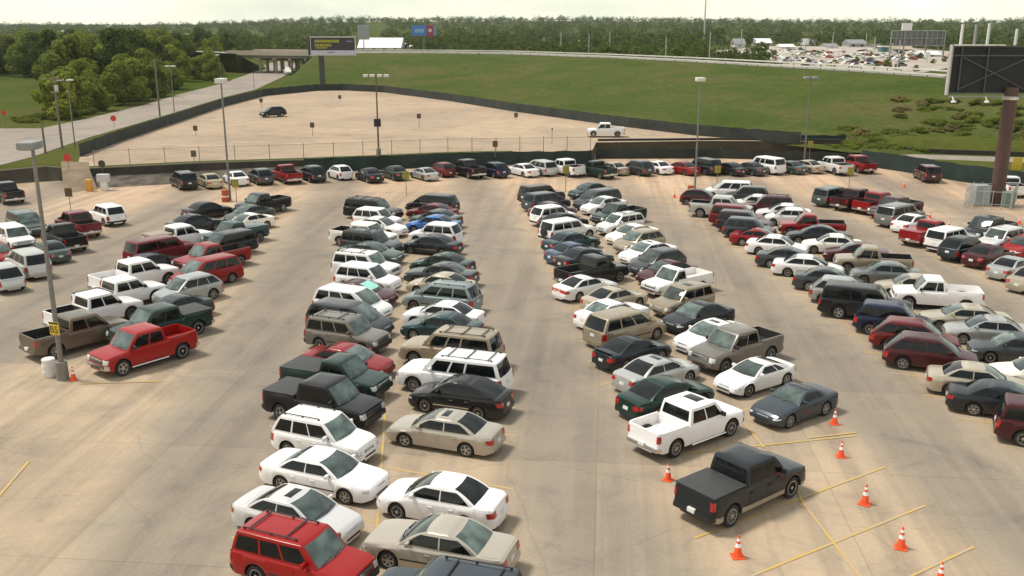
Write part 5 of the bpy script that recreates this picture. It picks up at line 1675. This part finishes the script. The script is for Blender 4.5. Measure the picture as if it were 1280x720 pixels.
def tree_proto(seed, H, wide, mat, nleaf, name='tree', leaf=.26, blobs=17, low=.02):
    rr = random.Random(seed)
    root = empty(name, (0, 0, 0))
    bm = bmesh.new()
    cr = []
    for k in range(blobs):
        a = rr.uniform(0, 6.28); f = k / max(1, blobs - 1)
        z = H * lerp(low + .10, .86, f) + rr.uniform(-.05, .05) * H
        rad = wide * math.sin(math.pi * min(1, .18 + .72 * f)) * rr.uniform(.25, .80)
        cr.append((Vector((rad * math.cos(a), rad * math.sin(a), z)), H * rr.uniform(.13, .21) * (1.15 - .35 * f)))
    cr.append((Vector((rr.uniform(-.3, .3), rr.uniform(-.3, .3), H * .88)), H * .12))
    tot = sum(r * r for _, r in cr)
    for c, r in cr: leaves(bm, c, r, int(nleaf * r * r / tot), leaf, rr)
    part('crown', bm, mat, root, 0)
    bm = bmesh.new()
    tube(bm, (0, 0, -.4), (.1, 0, H * .42), .035 * H * .8, .018 * H, 9)
    for c, r in cr[::2]: tube(bm, (.1 * rr.random(), 0, H * rr.uniform(.2, .42)), c, .011 * H, .003 * H, 6, caps=False)
    part('trunk', bm, BARK, root, 40)
    return root
def gat(px, py):
    z = UP
    for k in range(8):
        p = at(px, py, z); z2 = hills(p.x, p.y)
        z = min(z2, EYE - .4)
    return at(px, py, z)
TP = [tree_proto(s, h, w, m, n, 'tree', lf) for s, h, w, m, n, lf in [(1, 8, 4.4, LEAF, 3000, .30), (2, 9, 4.3, LEAF, 3200, .30), (3, 7, 4.2, LEAF, 2600, .30), (4, 9.5, 4.6, LEAFD, 3200, .31), (5, 8, 4.0, LEAF, 2800, .29), (6, 6, 3.8, LEAF, 2200, .27)]]
used_tree = set()
def put_tree(k, p, s, label, group, name=None):
    o = TP[k] if k not in used_tree else copy_tree(TP[k])
    used_tree.add(k)
    o.location = p; o.rotation_euler = (0, 0, rnd.uniform(0, 6.28)); o.scale = (s * rnd.uniform(.9, 1.15),) * 2 + (s,)
    tag(o, label, 'tree', group)
edge = [(-80, 168), (0, 158), (40, 154), (62, 150), (100, 145), (175, 127), (225, 112), (275, 100), (292, 93)]
wood = []
rw = random.Random(11)
tries = 0
while len(wood) < 170 and tries < 60000:
    tries += 1
    px = rw.uniform(-70, 296); py = rw.uniform(66, 152)
    e = interp(edge, px)
    if py > e + 1.0: continue
    if px < 64 and py > 97: continue
    if py < 74 and px > 150 and rw.random() < .4: continue
    p = at(px, py, UP)
    if any((p - q).length < 3.6 + .010 * p.y for q, _, _ in wood): continue
    wood.append((p, px, py))
for p, px, py in wood:
    front = interp(edge, px) - py < 16
    if front: put_tree(rw.choice([0, 2, 5, 0, 1]), p, rw.uniform(.9, 1.25), 'leafy green tree at the edge of the wood along the left road', 'trees of the wood beside the left road')
    else: put_tree(rw.choice([0, 1, 2, 3, 4]), p, rw.uniform(1.1, 1.6), 'leafy green tree deep in the wood beyond the left road', 'trees of the wood beside the left road')
def shrub_proto(seed, mat):
    rr = random.Random(seed); root = empty('shrub', (0, 0, 0)); bm = bmesh.new()
    for k in range(16):
        a = rr.uniform(0, 6.28); q = rr.uniform(0, 1.0) ** .7
        r = rr.uniform(.35, .62) * (1.1 - .45 * q)
        leaves(bm, (math.cos(a) * q * 1.25, math.sin(a) * q * 1.25, r * rr.uniform(.5, 1.35)), r, 190, .105, rr, .9)
    part('crown', bm, mat, root, 0)
    bm = bmesh.new()
    for k in range(5):
        a = rr.uniform(0, 6.28); tube(bm, (0, 0, -.2), (math.cos(a) * .7, math.sin(a) * .7, .6), .03, .01, 6)
    part('stem', bm, BARK, root, 40)
    return root
# dark bushes and shrubs on the bank at the right and along the verge
SH = []
for sd, m in ((21, leaf_material('brush_leaves', (.10, .135, .022), (.15, .19, .035), (.20, .24, .05))), (22, leaf_material('low_scrub_leaves', (.08, .11, .02), (.12, .15, .03), (.16, .19, .04))), (23, leaf_material('dry_leaves', (.15, .13, .05), (.19, .165, .065), (.23, .20, .085)))):
    SH.append(shrub_proto(sd, m))
used_sh = set()
def put_shrub(k, p, s, label, group):
    o = SH[k] if k not in used_sh else copy_tree(SH[k]); used_sh.add(k)
    o.location = p; o.rotation_euler = (0, 0, rnd.uniform(0, 6.28)); o.scale = (s * rnd.uniform(1.0, 1.7), s * rnd.uniform(1.0, 1.5), s * rnd.uniform(.55, .95))
    tag(o, label, 'shrub', group)
def on_bank(px, f):
    """point a fraction f up the embankment at picture column px"""
    for (x0, p), (x1, q) in zip(zip([a for a, _ in base_px], base), zip([a for a, _ in base_px[1:]], base[1:])):
        if x0 <= px <= x1:
            k = (px - x0) / (x1 - x0)
            b0 = p.lerp(q, k)
            i = [a for a, _ in base_px].index(x0)
            c0 = crest[i].lerp(crest[i + 1], k)
            v = b0.lerp(c0, f); v.z = b0.z + (CREST_Z - b0.z) * smooth(f * .92 + .06) - .15
            return v
for n in range(210):
    px = rw.uniform(1040, 1420); f = rw.uniform(.02, .62) * (1 if px > 1120 else .35)
    dry = rw.random() < (.2 if .15 < f else .08)
    put_shrub(2 if dry else rw.choice([0, 0, 1]), on_bank(px, f), rw.uniform(.5, 1.1), 'dry brown shrub on the right end of the embankment' if dry else 'green shrub on the right end of the embankment', 'shrubs on the right end of the embankment')
for n in range(110):
    px = rw.uniform(1050, 1330)
    put_shrub(rw.choice([0, 0, 1, 2]), on_bank(px, rw.uniform(.0, .16)), rw.uniform(.45, .85), 'green brush along the embankment foot by the right road', 'brush along the foot of the embankment by the right road')
for n in range(26):
    px = rw.uniform(880, 1060)
    put_shrub(rw.choice([0, 2, 0]), on_bank(px, rw.uniform(.0, .09)), rw.uniform(.35, .6), 'low shrub at the foot of the embankment behind the screened fence', 'low shrubs along the foot of the embankment')
for px, f in ((815, .05), (822, .04), (829, .06)):
    put_shrub(1, on_bank(px, f), .62, 'dark shrub at the embankment foot behind the lone white pickup', 'dark shrubs behind the white pickup')
for n in range(18):
    px = rw.uniform(14, 110); py = interp(edge, px) + rw.uniform(-6, 0)
    put_shrub(1, at(px, py, UP), rw.uniform(1.0, 1.7), 'dark bush at the edge of the left wood by the road', 'dark bushes beside the left road')

# far woods: nobody could count them, one object
def far_woods():
    rr = random.Random(5)
    import array
    V, Fc, MI = [], [], []
    def add_tree(x, y, z, h, kind):
        nb = 6
        n = 20 if math.hypot(x, y) < 800 else 10
        wd = rr.uniform(.30, .55)
        for b in range(nb):
            a = rr.uniform(0, 6.28); f = rr.random()
            if b == 0: f = 1; q = .1
            else: q = math.sqrt(rr.random())
            c = (x + math.cos(a) * h * wd * q, y + math.sin(a) * h * wd * q, z + h * (lerp(.74, .42, q) + rr.uniform(-.08, .08)) * (1 if b else 1.02))
            r = h * rr.uniform(.20, .30)
            if b == nb - 1: c = (c[0], c[1], z + h * .22)
            for i in range(n):
                th = rr.uniform(0, 6.28); cz = rr.uniform(-.8, 1); sz = math.sqrt(1 - cz * cz)
                px, py, pz = c[0] + r * sz * math.cos(th), c[1] + r * sz * math.sin(th), c[2] + r * cz * .85
                s = min(.9, h * .085) * rr.uniform(.6, 1.3)
                u = Vector((rr.uniform(-1, 1), rr.uniform(-1, 1), rr.uniform(-.6, .6))).normalized(); w = u.orthogonal().normalized()
                if rr.random() < .5: w = u.cross(w)
                k = len(V)
                for p, q in ((-1, -.1), (0, -.8), (1, .1), (.1, .8)):
                    V.append((px + (u.x * p + w.x * q) * s, py + (u.y * p + w.y * q) * s, pz + (u.z * p + w.z * q) * s))
                Fc.append((k, k + 1, k + 2, k + 3)); MI.append(kind)
    cnt = 0
    CR = [(p, q) for p, q in zip(crest_px, crest)]
    while cnt < 6500:
        u = rr.random() ** 1.7
        D = 330 + 2600 * u
        ax = rr.uniform(-300, 1560)
        x = (ax - 640) / F * D * CP
        y = D
        z = hills(x, y)
        pxl = 640 + x / (y * CP - (z - EYE) * SP) * F
        # keep clear of the raised highway and everything in front of it
        if pxl < 330 and D < 420: continue
        cy = interp([(a, q.y + 46) for (a, _), q in CR], pxl) if pxl > 380 else 420
        if D < cy + 6: continue
        # clearings: the sales lot at the right, the pale shed, the road up the hill, the open field at far left
        if 958 < pxl < 1190 and D < (640 if pxl < 1130 else 560): continue
        if 868 < pxl <= 958 and 400 < D < 640 and rr.random() < .75: continue
        if 440 < pxl < 512 and D < 640: continue
        if 455 < pxl < 480 and D < 1500: continue
        if pxl < 125 and 500 < D < 840: continue
        if 512 < pxl < 548 and D < 500: continue
        if 1130 <= pxl < 1300 and D < 330: continue
        h = rr.choice((rr.uniform(3, 6), rr.uniform(5, 8), rr.uniform(6, 9), rr.uniform(8, 12.5))) * (1 + .25 * smooth((D - 700) / 900))
        if D < 460: h *= .78
        add_tree(x, y, z - .3, h, 0 if rr.random() < (.6 if D < 700 else .4) + .35 * math.sin(x * .013) * math.sin(y * .009 + 1) else 1)
        cnt += 1
    me = bpy.data.meshes.new('far_woods')
    me.from_pydata(V, [], Fc)
    me.materials.append(LEAF2); me.materials.append(LEAFD)
    me.polygons.foreach_set('material_index', MI)
    me.update()
    tag(link_obj('far_woods', me), kind='stuff')
far_woods()

# ------------------------------------------------------------------ far buildings, signs and the sales lot beyond the highway
def house(px, py, w_px, h_px, depth, wallc, roofc, label, pitch=.35, cat='building', name='house', rz=0.0, door=True):
    p = gat(px, py); s = p.y / F / CP
    w, h = w_px * s, h_px * s
    root = empty(name, p, R(rz))
    bm = bmesh.new(); box(bm, -w / 2, w / 2, 0, depth, -1.2, h); part('wall', bm, wallc, root, 0)
    bm = bmesh.new()
    o = .4
    if pitch > 0:
        zr = h + w * 0 + depth * pitch * .5
        v = [bm.verts.new(q) for q in ((-w / 2 - o, -o, h - .05), (w / 2 + o, -o, h - .05), (w / 2 + o, depth / 2, zr), (-w / 2 - o, depth / 2, zr), (w / 2 + o, depth + o, h - .05), (-w / 2 - o, depth + o, h - .05))]
        for f in ((0, 1, 2, 3), (3, 2, 4, 5), (0, 3, 5), (1, 4, 2), (1, 0, 5, 4)): bm.faces.new([v[i] for i in f])
    else: box(bm, -w / 2 - o, w / 2 + o, -o, depth + o, h + .003, h + .5)
    part('roof', bm, roofc, root, 0)
    k = max(1, int(w / 5))
    for i in range(min(k, 8)):
        x = lerp(-w / 2, w / 2, (i + .5) / min(k, 8))
        bm = bmesh.new(); box(bm, x - min(.9, w * .08), x + min(.9, w * .08), -.06, .05, h * .38, h * .75); part('window', bm, GLASS, root, 0)
    tag(root, label, cat)
    return root
BW = plain('white_wall', (.60, .58, .54), .8); BG = plain('grey_wall', (.30, .30, .30), .8); BB = plain('brown_wall', (.22, .15, .10), .8); BT = plain('tan_wall_far', (.40, .33, .24), .8)
RG = plain('grey_roof', (.22, .22, .22), .8); RW = plain('white_roof', (.72, .70, .68), .6); RB = plain('brown_roof', (.13, .10, .08), .8); RP = plain('purple_roof', (.09, .05, .11), .7)
house(474, 63, 50, 3.0, 26, BW, RW, 'wide white shed roof seen just over the highway near the left billboard', .42, name='shed')
house(492, 57.5, 30, 3.2, 10, BG, RP, 'low building with purple roof behind the white shed', .3, name='building')
house(510, 60.5, 9, 2.2, 8, BW, RW, 'tiny white shed beside the larger white shed', .5, name='shed')
house(685, 55, 13, 3.2, 12, BG, RG, 'small grey roofed house among trees beyond the highway', .5)
house(719, 55, 10, 3.4, 9, BT, RW, 'small orange tan kiosk beyond the highway', .2, name='kiosk')
house(893, 70, 24, 4.2, 10, BT, BT, 'flat tan building just beyond the highway', 0, name='building')
house(77, 44.5, 8, 2.6, 12, BW, RW, 'white farmhouse in the far left fields', .5)
house(135, 36, 8, 2.2, 14, BW, RW, 'pale barn near the left horizon', .5, name='barn')
house(232, 48, 6, 2.6, 10, BW, RG, 'white house by the far left road', .5)
house(345, 34, 34, 1.6, 30, BW, RW, 'long white roofed building on the far hill at left', .3, name='building')
house(290, 38, 12, 2.4, 16, BG, RG, 'grey roofed building on the far left hill', .4, name='building')
house(925, 60, 12, 5, 12, BW, RG, 'white building with grey roof left of the sales lot', .5, name='building')
house(955, 58, 18, 4, 14, BG, RW, 'grey building with pale roof at the left of the sales lot', .4, name='building')
house(1013, 57, 14, 4.6, 14, BW, RG, 'white showroom with grey roof behind the sales lot', .25, name='showroom')
house(1072, 59.5, 20, 4.5, 14, BG, RG, 'grey showroom with blue grey roof on the sales lot', .35, name='showroom')
house(1106, 66, 9, 6.5, 5, plain('teal_wall', (.07, .16, .15), .7), RW, 'small dark green building with white flat roof on the sales lot', 0, name='building')
house(1132, 65, 16, 3.2, 14, BT, BT, 'tan shed with sloping roof right of the sales lot', .5, name='shed')
# pale ground of the sales lot
polygon('sales_lot', [gat(x, y) + Vector((0, 0, .25)) for x, y in ((862, 73), (885, 66), (915, 62), (960, 58), (1130, 59), (1200, 66), (1215, 80), (1150, 92), (1060, 88), (960, 82))], plain('sales_lot_paving', (.36, .31, .25), .9, var=.2, scale=.06), 1.2)
hr = [gat(x, y) + Vector((0, 0, .5)) for x, y in ((455, 56), (462, 49), (468, 42), (480, 35), (490, 31), (496, 31), (487, 36), (476, 43), (472, 50), (472, 56))]
polygon('hill_road', hr, plain('hill_road_paving', (.42, .36, .28), .9), .6)
fr = [gat(x, y) + Vector((0, 0, .6)) for x, y in ((145, 58), (175, 54), (215, 52), (255, 48), (285, 45), (285, 46.2), (255, 49.6), (215, 54), (178, 56.5), (148, 60.5))]
polygon('far_left_road', fr, plain('far_road_paving', (.40, .37, .33), .9), .6)
# small cars of the sales lot, a few pixels each
def tiny_car():
    bm = bmesh.new()
    def ring(x, w, z0, z1): return [bm.verts.new(q) for q in ((x, -w, z0), (x, w, z0), (x, w, z1), (x, -w, z1))]
    prof = [(-2.2, .8, .35, .95), (-1.9, .88, .25, 1.0), (-1.2, .88, .22, 1.05), (1.0, .88, .22, .95), (2.0, .84, .25, .78), (2.25, .7, .35, .62)]
    rs = [ring(*p) for p in prof]
    for a, b in zip(rs, rs[1:]):
        for k in range(4): bm.faces.new((a[k], b[k], b[(k + 1) % 4], a[(k + 1) % 4]))
    bm.faces.new(rs[0]); bm.faces.new(rs[-1][::-1])
    cab = [ring(-1.7, .82, 1.0, 1.04), ring(-1.0, .66, 1.0, 1.46), ring(.3, .66, .95, 1.48), ring(1.1, .8, .92, .98)]
    for a, b in zip(cab, cab[1:]):
        for k, mi in ((0, 1), (1, 1), (2, 0), (3, 1)): bm.faces.new((a[k], b[k], b[(k + 1) % 4], a[(k + 1) % 4])).material_index = mi
    bm.faces.new(cab[0]); bm.faces.new(cab[-1][::-1])
    for x in (-1.35, 1.4):
        for y in (-.8, .8): tube(bm, (x, y - .1, .33), (x, y + .1, .33), .33, None, 10, 2)
    bmesh.ops.recalc_face_normals(bm, faces=bm.faces)
    return mesh_of('small_car', bm, [PAINT, GLASS, RUBBER], 30)
TC = tiny_car()
rs = random.Random(3)
sale = []
while len(sale) < 84:
    px, py = rs.uniform(960, 1145), rs.uniform(65, 86)
    if py > 83 + (px - 960) * .05: continue
    if abs(px - 1106) < 7 and py < 68: continue
    p = gat(px, py) + Vector((0, 0, .28))
    if any((p - q).length < 5.2 for q in sale): continue
    sale.append(p)
    o = link_obj('parked_car', TC); o.location = p; o.rotation_euler = (0, 0, R(rs.choice([20, 200, 110, 290]) + rs.uniform(-5, 5)))
    o.color = (*rs.choice([(.8, .78, .75), (.8, .78, .75), (.8, .78, .75), (.78, .72, .55), (.75, .74, .72), (.6, .6, .6), (.22, .03, .02), (.03, .03, .03), (.4, .33, .2), (.06, .07, .10), (.3, .3, .3), (.12, .12, .12), (.72, .70, .62), (.5, .5, .48)]), 1)
    tag(o, 'tiny parked car on the bright sales lot beyond the highway', 'car', 'cars on the sales lot beyond the highway')
def van(px, py):
    o = link_obj('small_van', TC); p = at(px, py, UP + .08); o.location = p; o.scale = (1.05, 1.1, 1.5); o.rotation_euler = (0, 0, R(-70)); o.color = (.72, .70, .66, 1)
    tag(o, 'small white van on the left road just before the bridge', 'van')
van(359.5, 93)
def mast(px, Y, ybase, ytop, r, label, mat, cat='mast', name='mast', box_=None):
    a = at_depth(px, ybase, Y); z0 = hills(a.x, Y); t = at_depth(px, ytop, Y).z
    root = empty(name, (a.x, Y, z0))
    bm = bmesh.new(); tube(bm, (0, 0, -1), (0, 0, t - z0), r, r * .7, 10); part('pole', bm, mat, root, 40)
    if box_:
        w, h = box_; bm = bmesh.new(); box(bm, -w / 2, w / 2, -.4, .4, t - z0 - h, t - z0); part('sign_panel', bm, RW if w < 5 else plain('sign_grey', (.33, .34, .34), .7), root, 0)
    tag(root, label, cat)
LM = plain('light_mast', (.42, .41, .38), .6)
mast(880, 640, 46, -6, .55, 'tall lattice grey mast rising above the tree line', GALV)
for px, Y, b, t, lab in ((832, 330, 70, 45, 'pale pole behind the highway, left one of the pair of poles'), (926, 380, 62, 36, 'pale light pole left of the sales lot'), (887, 350, 62, 40, 'thin light pole behind the flat tan building'),
                         (762, 420, 60, 40, 'thin pole among the trees beyond the middle of the highway'), (701, 380, 64, 40, 'thin pole beyond the highway right of the grey house'), (1081, 470, 70, 42, 'light pole with square head in the sales lot'),
                         (1092, 470, 70, 46, 'thin light pole beside the square headed pole'), (1040, 520, 62, 40, 'light pole at the back of the sales lot'), (1120, 330, 100, 50, 'grey light pole in front of the steel lattice frame'), (736, 400, 62, 42, 'green sign pole beyond the highway')):
    mast(px, Y, b, t, .22, lab, LM, 'pole', 'light_pole')
for px, t, lab in ((1199, 30, 'white stack at the left of three above the big billboard'), (1216, 30, 'grey white stack in the middle of three above the big billboard'), (1232, 29, 'white stack at the right of three above the big billboard'), (1267, 36, 'white stack standing apart at the right edge')):
    mast(px, 420, 70, t, .75, lab, RW if px != 1216 else BG, 'stack', 'stack')
mast(455, 520, 60, 31, .3, 'tall grey panel sign by the hill road', GALV, 'sign', 'panel_sign', (6, 7.5))
mast(1007, 520, 60, 48, .25, 'white lollipop sign at the left of the sales lot', LM, 'sign', 'panel_sign', (2.6, 3))
mast(1158, 400, 80, 65, .2, 'small round white sign right of the sales lot', LM, 'sign', 'panel_sign', (2, 2))
def lattice():
    Y = 430.0
    a = at_depth(1113, 58, Y); b = at_depth(1180, 58, Y); t = at_depth(1113, 38.5, Y).z; zb = at_depth(1113, 57, Y).z
    z0 = hills(a.x, Y); W = b.x - a.x
    root = empty('steel_frame_sign', (a.x, Y, z0))
    S = plain('frame_grey', (.26, .26, .25), .7, .2)
    for x in (0, W * .25, W * .66, W):
        bm = bmesh.new(); tube(bm, (x, 0, -1), (x, 0, t - z0), .35, None, 8); part('post', bm, S, root, 40)
    bm = bmesh.new(); box(bm, W * .06, W, .4, .7, zb - z0, t - z0 - .4); part('panel', bm, plain('panel_grey', (.13, .13, .125), .8, var=.4, scale=.5), root, 0)
    for k in range(10):
        x = W * (.1 + .095 * k)
        bm = bmesh.new(); tube(bm, (x, .2, zb - z0), (x, .2, t - z0), .18, None, 6); part('stringer', bm, S, root, 40)
    for z in (zb - z0, (zb + t) / 2 - z0, t - z0): 
        bm = bmesh.new(); tube(bm, (0, .1, z), (W, .1, z), .22, None, 6); part('beam', bm, S, root, 40)
    bm = bmesh.new(); box(bm, W * .19, W * .37, 0, 1, t - z0 + .1, t - z0 + 3.2); part('top_box', bm, RW, root, 0)
    tag(root, 'large grey steel frame sign seen from behind with a white box on top', 'sign')
lattice()
for px, py, w, h, r_, lab in ((985, 62, 16, 3.2, RW, 'pale long building with white roof at the back of the sales lot, left part'), (1040, 61, 14, 3.0, RG, 'low grey roofed building at the back of the sales lot, middle'), (1096, 62, 10, 3.4, RB, 'brown roofed building at the back of the sales lot, right part'), (1165, 72, 22, 3.5, RW, 'wide pale building under the steel frame sign')):
    house(px, py, w, h, 12, BW, r_, lab, .25, name='building')
for px, py, w, lab in ((1000, 73, 12, 'white open canopy at the left of the sales lot'), (1048, 72, 13, 'white open canopy in the middle of the sales lot'), (1082, 75, 10, 'white open canopy at the right of the sales lot')):
    p = gat(px, py); s_ = p.y / F / CP; root = empty('canopy', p); W_ = w * s_
    bm = bmesh.new(); box(bm, -W_ / 2, W_ / 2, 0, 7, 3.0, 3.35, 0); part('roof', bm, RW, root, 0)
    for x in (-W_ / 2 + .3, W_ / 2 - .3):
        for y in (.4, 6.6):
            bm = bmesh.new(); tube(bm, (x, y, -.5), (x, y, 3.0), .12, None, 8); part('post', bm, GALV, root, 40)
    tag(root, lab, 'canopy')
for n, (px, py) in enumerate(((1096, 86), (1110, 85), (1042, 81), (1120, 88), (1145, 90), (985, 78), (1000, 66), (1022, 70), (1054, 67), (1088, 70), (1128, 75), (1150, 74), (1166, 80), (1180, 78), (968, 70), (1070, 78), (1010, 79))):
    put_tree([5, 2, 5, 5, 2, 5, 1, 0, 5, 2, 0, 1, 5, 0, 1, 2, 5][n], gat(px, py), .35 if n != 1 else .5, 'small green tree among the cars of the sales lot beyond the highway', 'small trees of the sales lot')

# thin summer haze
bm = bmesh.new(); box(bm, -3200, 3200, -80, 3600, -4, 62)
hz = part('haze', bm, [], None, 0)
hm = bpy.data.materials.new('haze_air'); hm.use_nodes = True
ht = hm.node_tree; ht.nodes.clear()
ho = ht.nodes.new('ShaderNodeOutputMaterial'); hv = ht.nodes.new('ShaderNodeVolumePrincipled')
hv.inputs['Color'].default_value = (.80, .86, .88, 1); hv.inputs['Density'].default_value = .00008; hv.inputs['Anisotropy'].default_value = .3
ht.links.new(hv.outputs[0], ho.inputs['Volume'])
hz.data.materials.append(hm)
tag(hz, kind='stuff')

# ------------------------------------------------------------------ sky and light
w = bpy.data.worlds.new('World'); scene.world = w; w.use_nodes = True
nt = w.node_tree; nt.nodes.clear()
out = nt.nodes.new('ShaderNodeOutputWorld'); bg = nt.nodes.new('ShaderNodeBackground')
sky = nt.nodes.new('ShaderNodeTexSky'); sky.sky_type = 'NISHITA'; sky.sun_disc = False
SUN_EL, SUN_AZ = R(60), R(-75)                  # azimuth east of the view direction
sky.sun_elevation = SUN_EL; sky.sun_rotation = SUN_AZ; sky.air_density = 1.3; sky.dust_density = 6.0; sky.ozone_density = 1.0; sky.altitude = 100
tc = nt.nodes.new('ShaderNodeTexCoord')
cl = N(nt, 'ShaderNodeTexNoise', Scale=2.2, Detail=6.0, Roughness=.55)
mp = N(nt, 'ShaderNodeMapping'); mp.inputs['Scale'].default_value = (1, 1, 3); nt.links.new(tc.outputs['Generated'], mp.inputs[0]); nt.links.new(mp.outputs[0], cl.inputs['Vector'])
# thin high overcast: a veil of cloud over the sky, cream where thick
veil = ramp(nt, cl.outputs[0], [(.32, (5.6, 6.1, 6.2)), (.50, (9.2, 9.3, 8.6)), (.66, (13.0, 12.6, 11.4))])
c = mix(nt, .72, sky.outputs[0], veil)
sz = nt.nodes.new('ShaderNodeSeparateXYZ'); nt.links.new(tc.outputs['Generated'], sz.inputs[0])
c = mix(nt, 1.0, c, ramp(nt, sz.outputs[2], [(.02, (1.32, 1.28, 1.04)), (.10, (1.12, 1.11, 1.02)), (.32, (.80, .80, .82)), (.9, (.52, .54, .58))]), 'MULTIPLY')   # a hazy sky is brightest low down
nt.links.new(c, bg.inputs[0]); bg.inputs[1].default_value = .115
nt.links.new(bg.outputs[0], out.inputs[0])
sd = bpy.data.lights.new('sun', 'SUN'); sd.energy = 2.7; sd.angle = R(11); sd.color = (1.0, .955, .87)
so = bpy.data.objects.new('sun', sd); col.objects.link(so)
d = Vector((math.sin(SUN_AZ) * math.cos(SUN_EL), math.cos(SUN_AZ) * math.cos(SUN_EL), math.sin(SUN_EL)))
so.rotation_euler = d.to_track_quat('Z', 'Y').to_euler(); so.location = (40, 60, 120)
scene.view_settings.view_transform = 'Standard'; scene.view_settings.look = 'None'
scene.view_settings.exposure = .40; scene.view_settings.gamma = 1
scene.cycles.max_bounces = 6
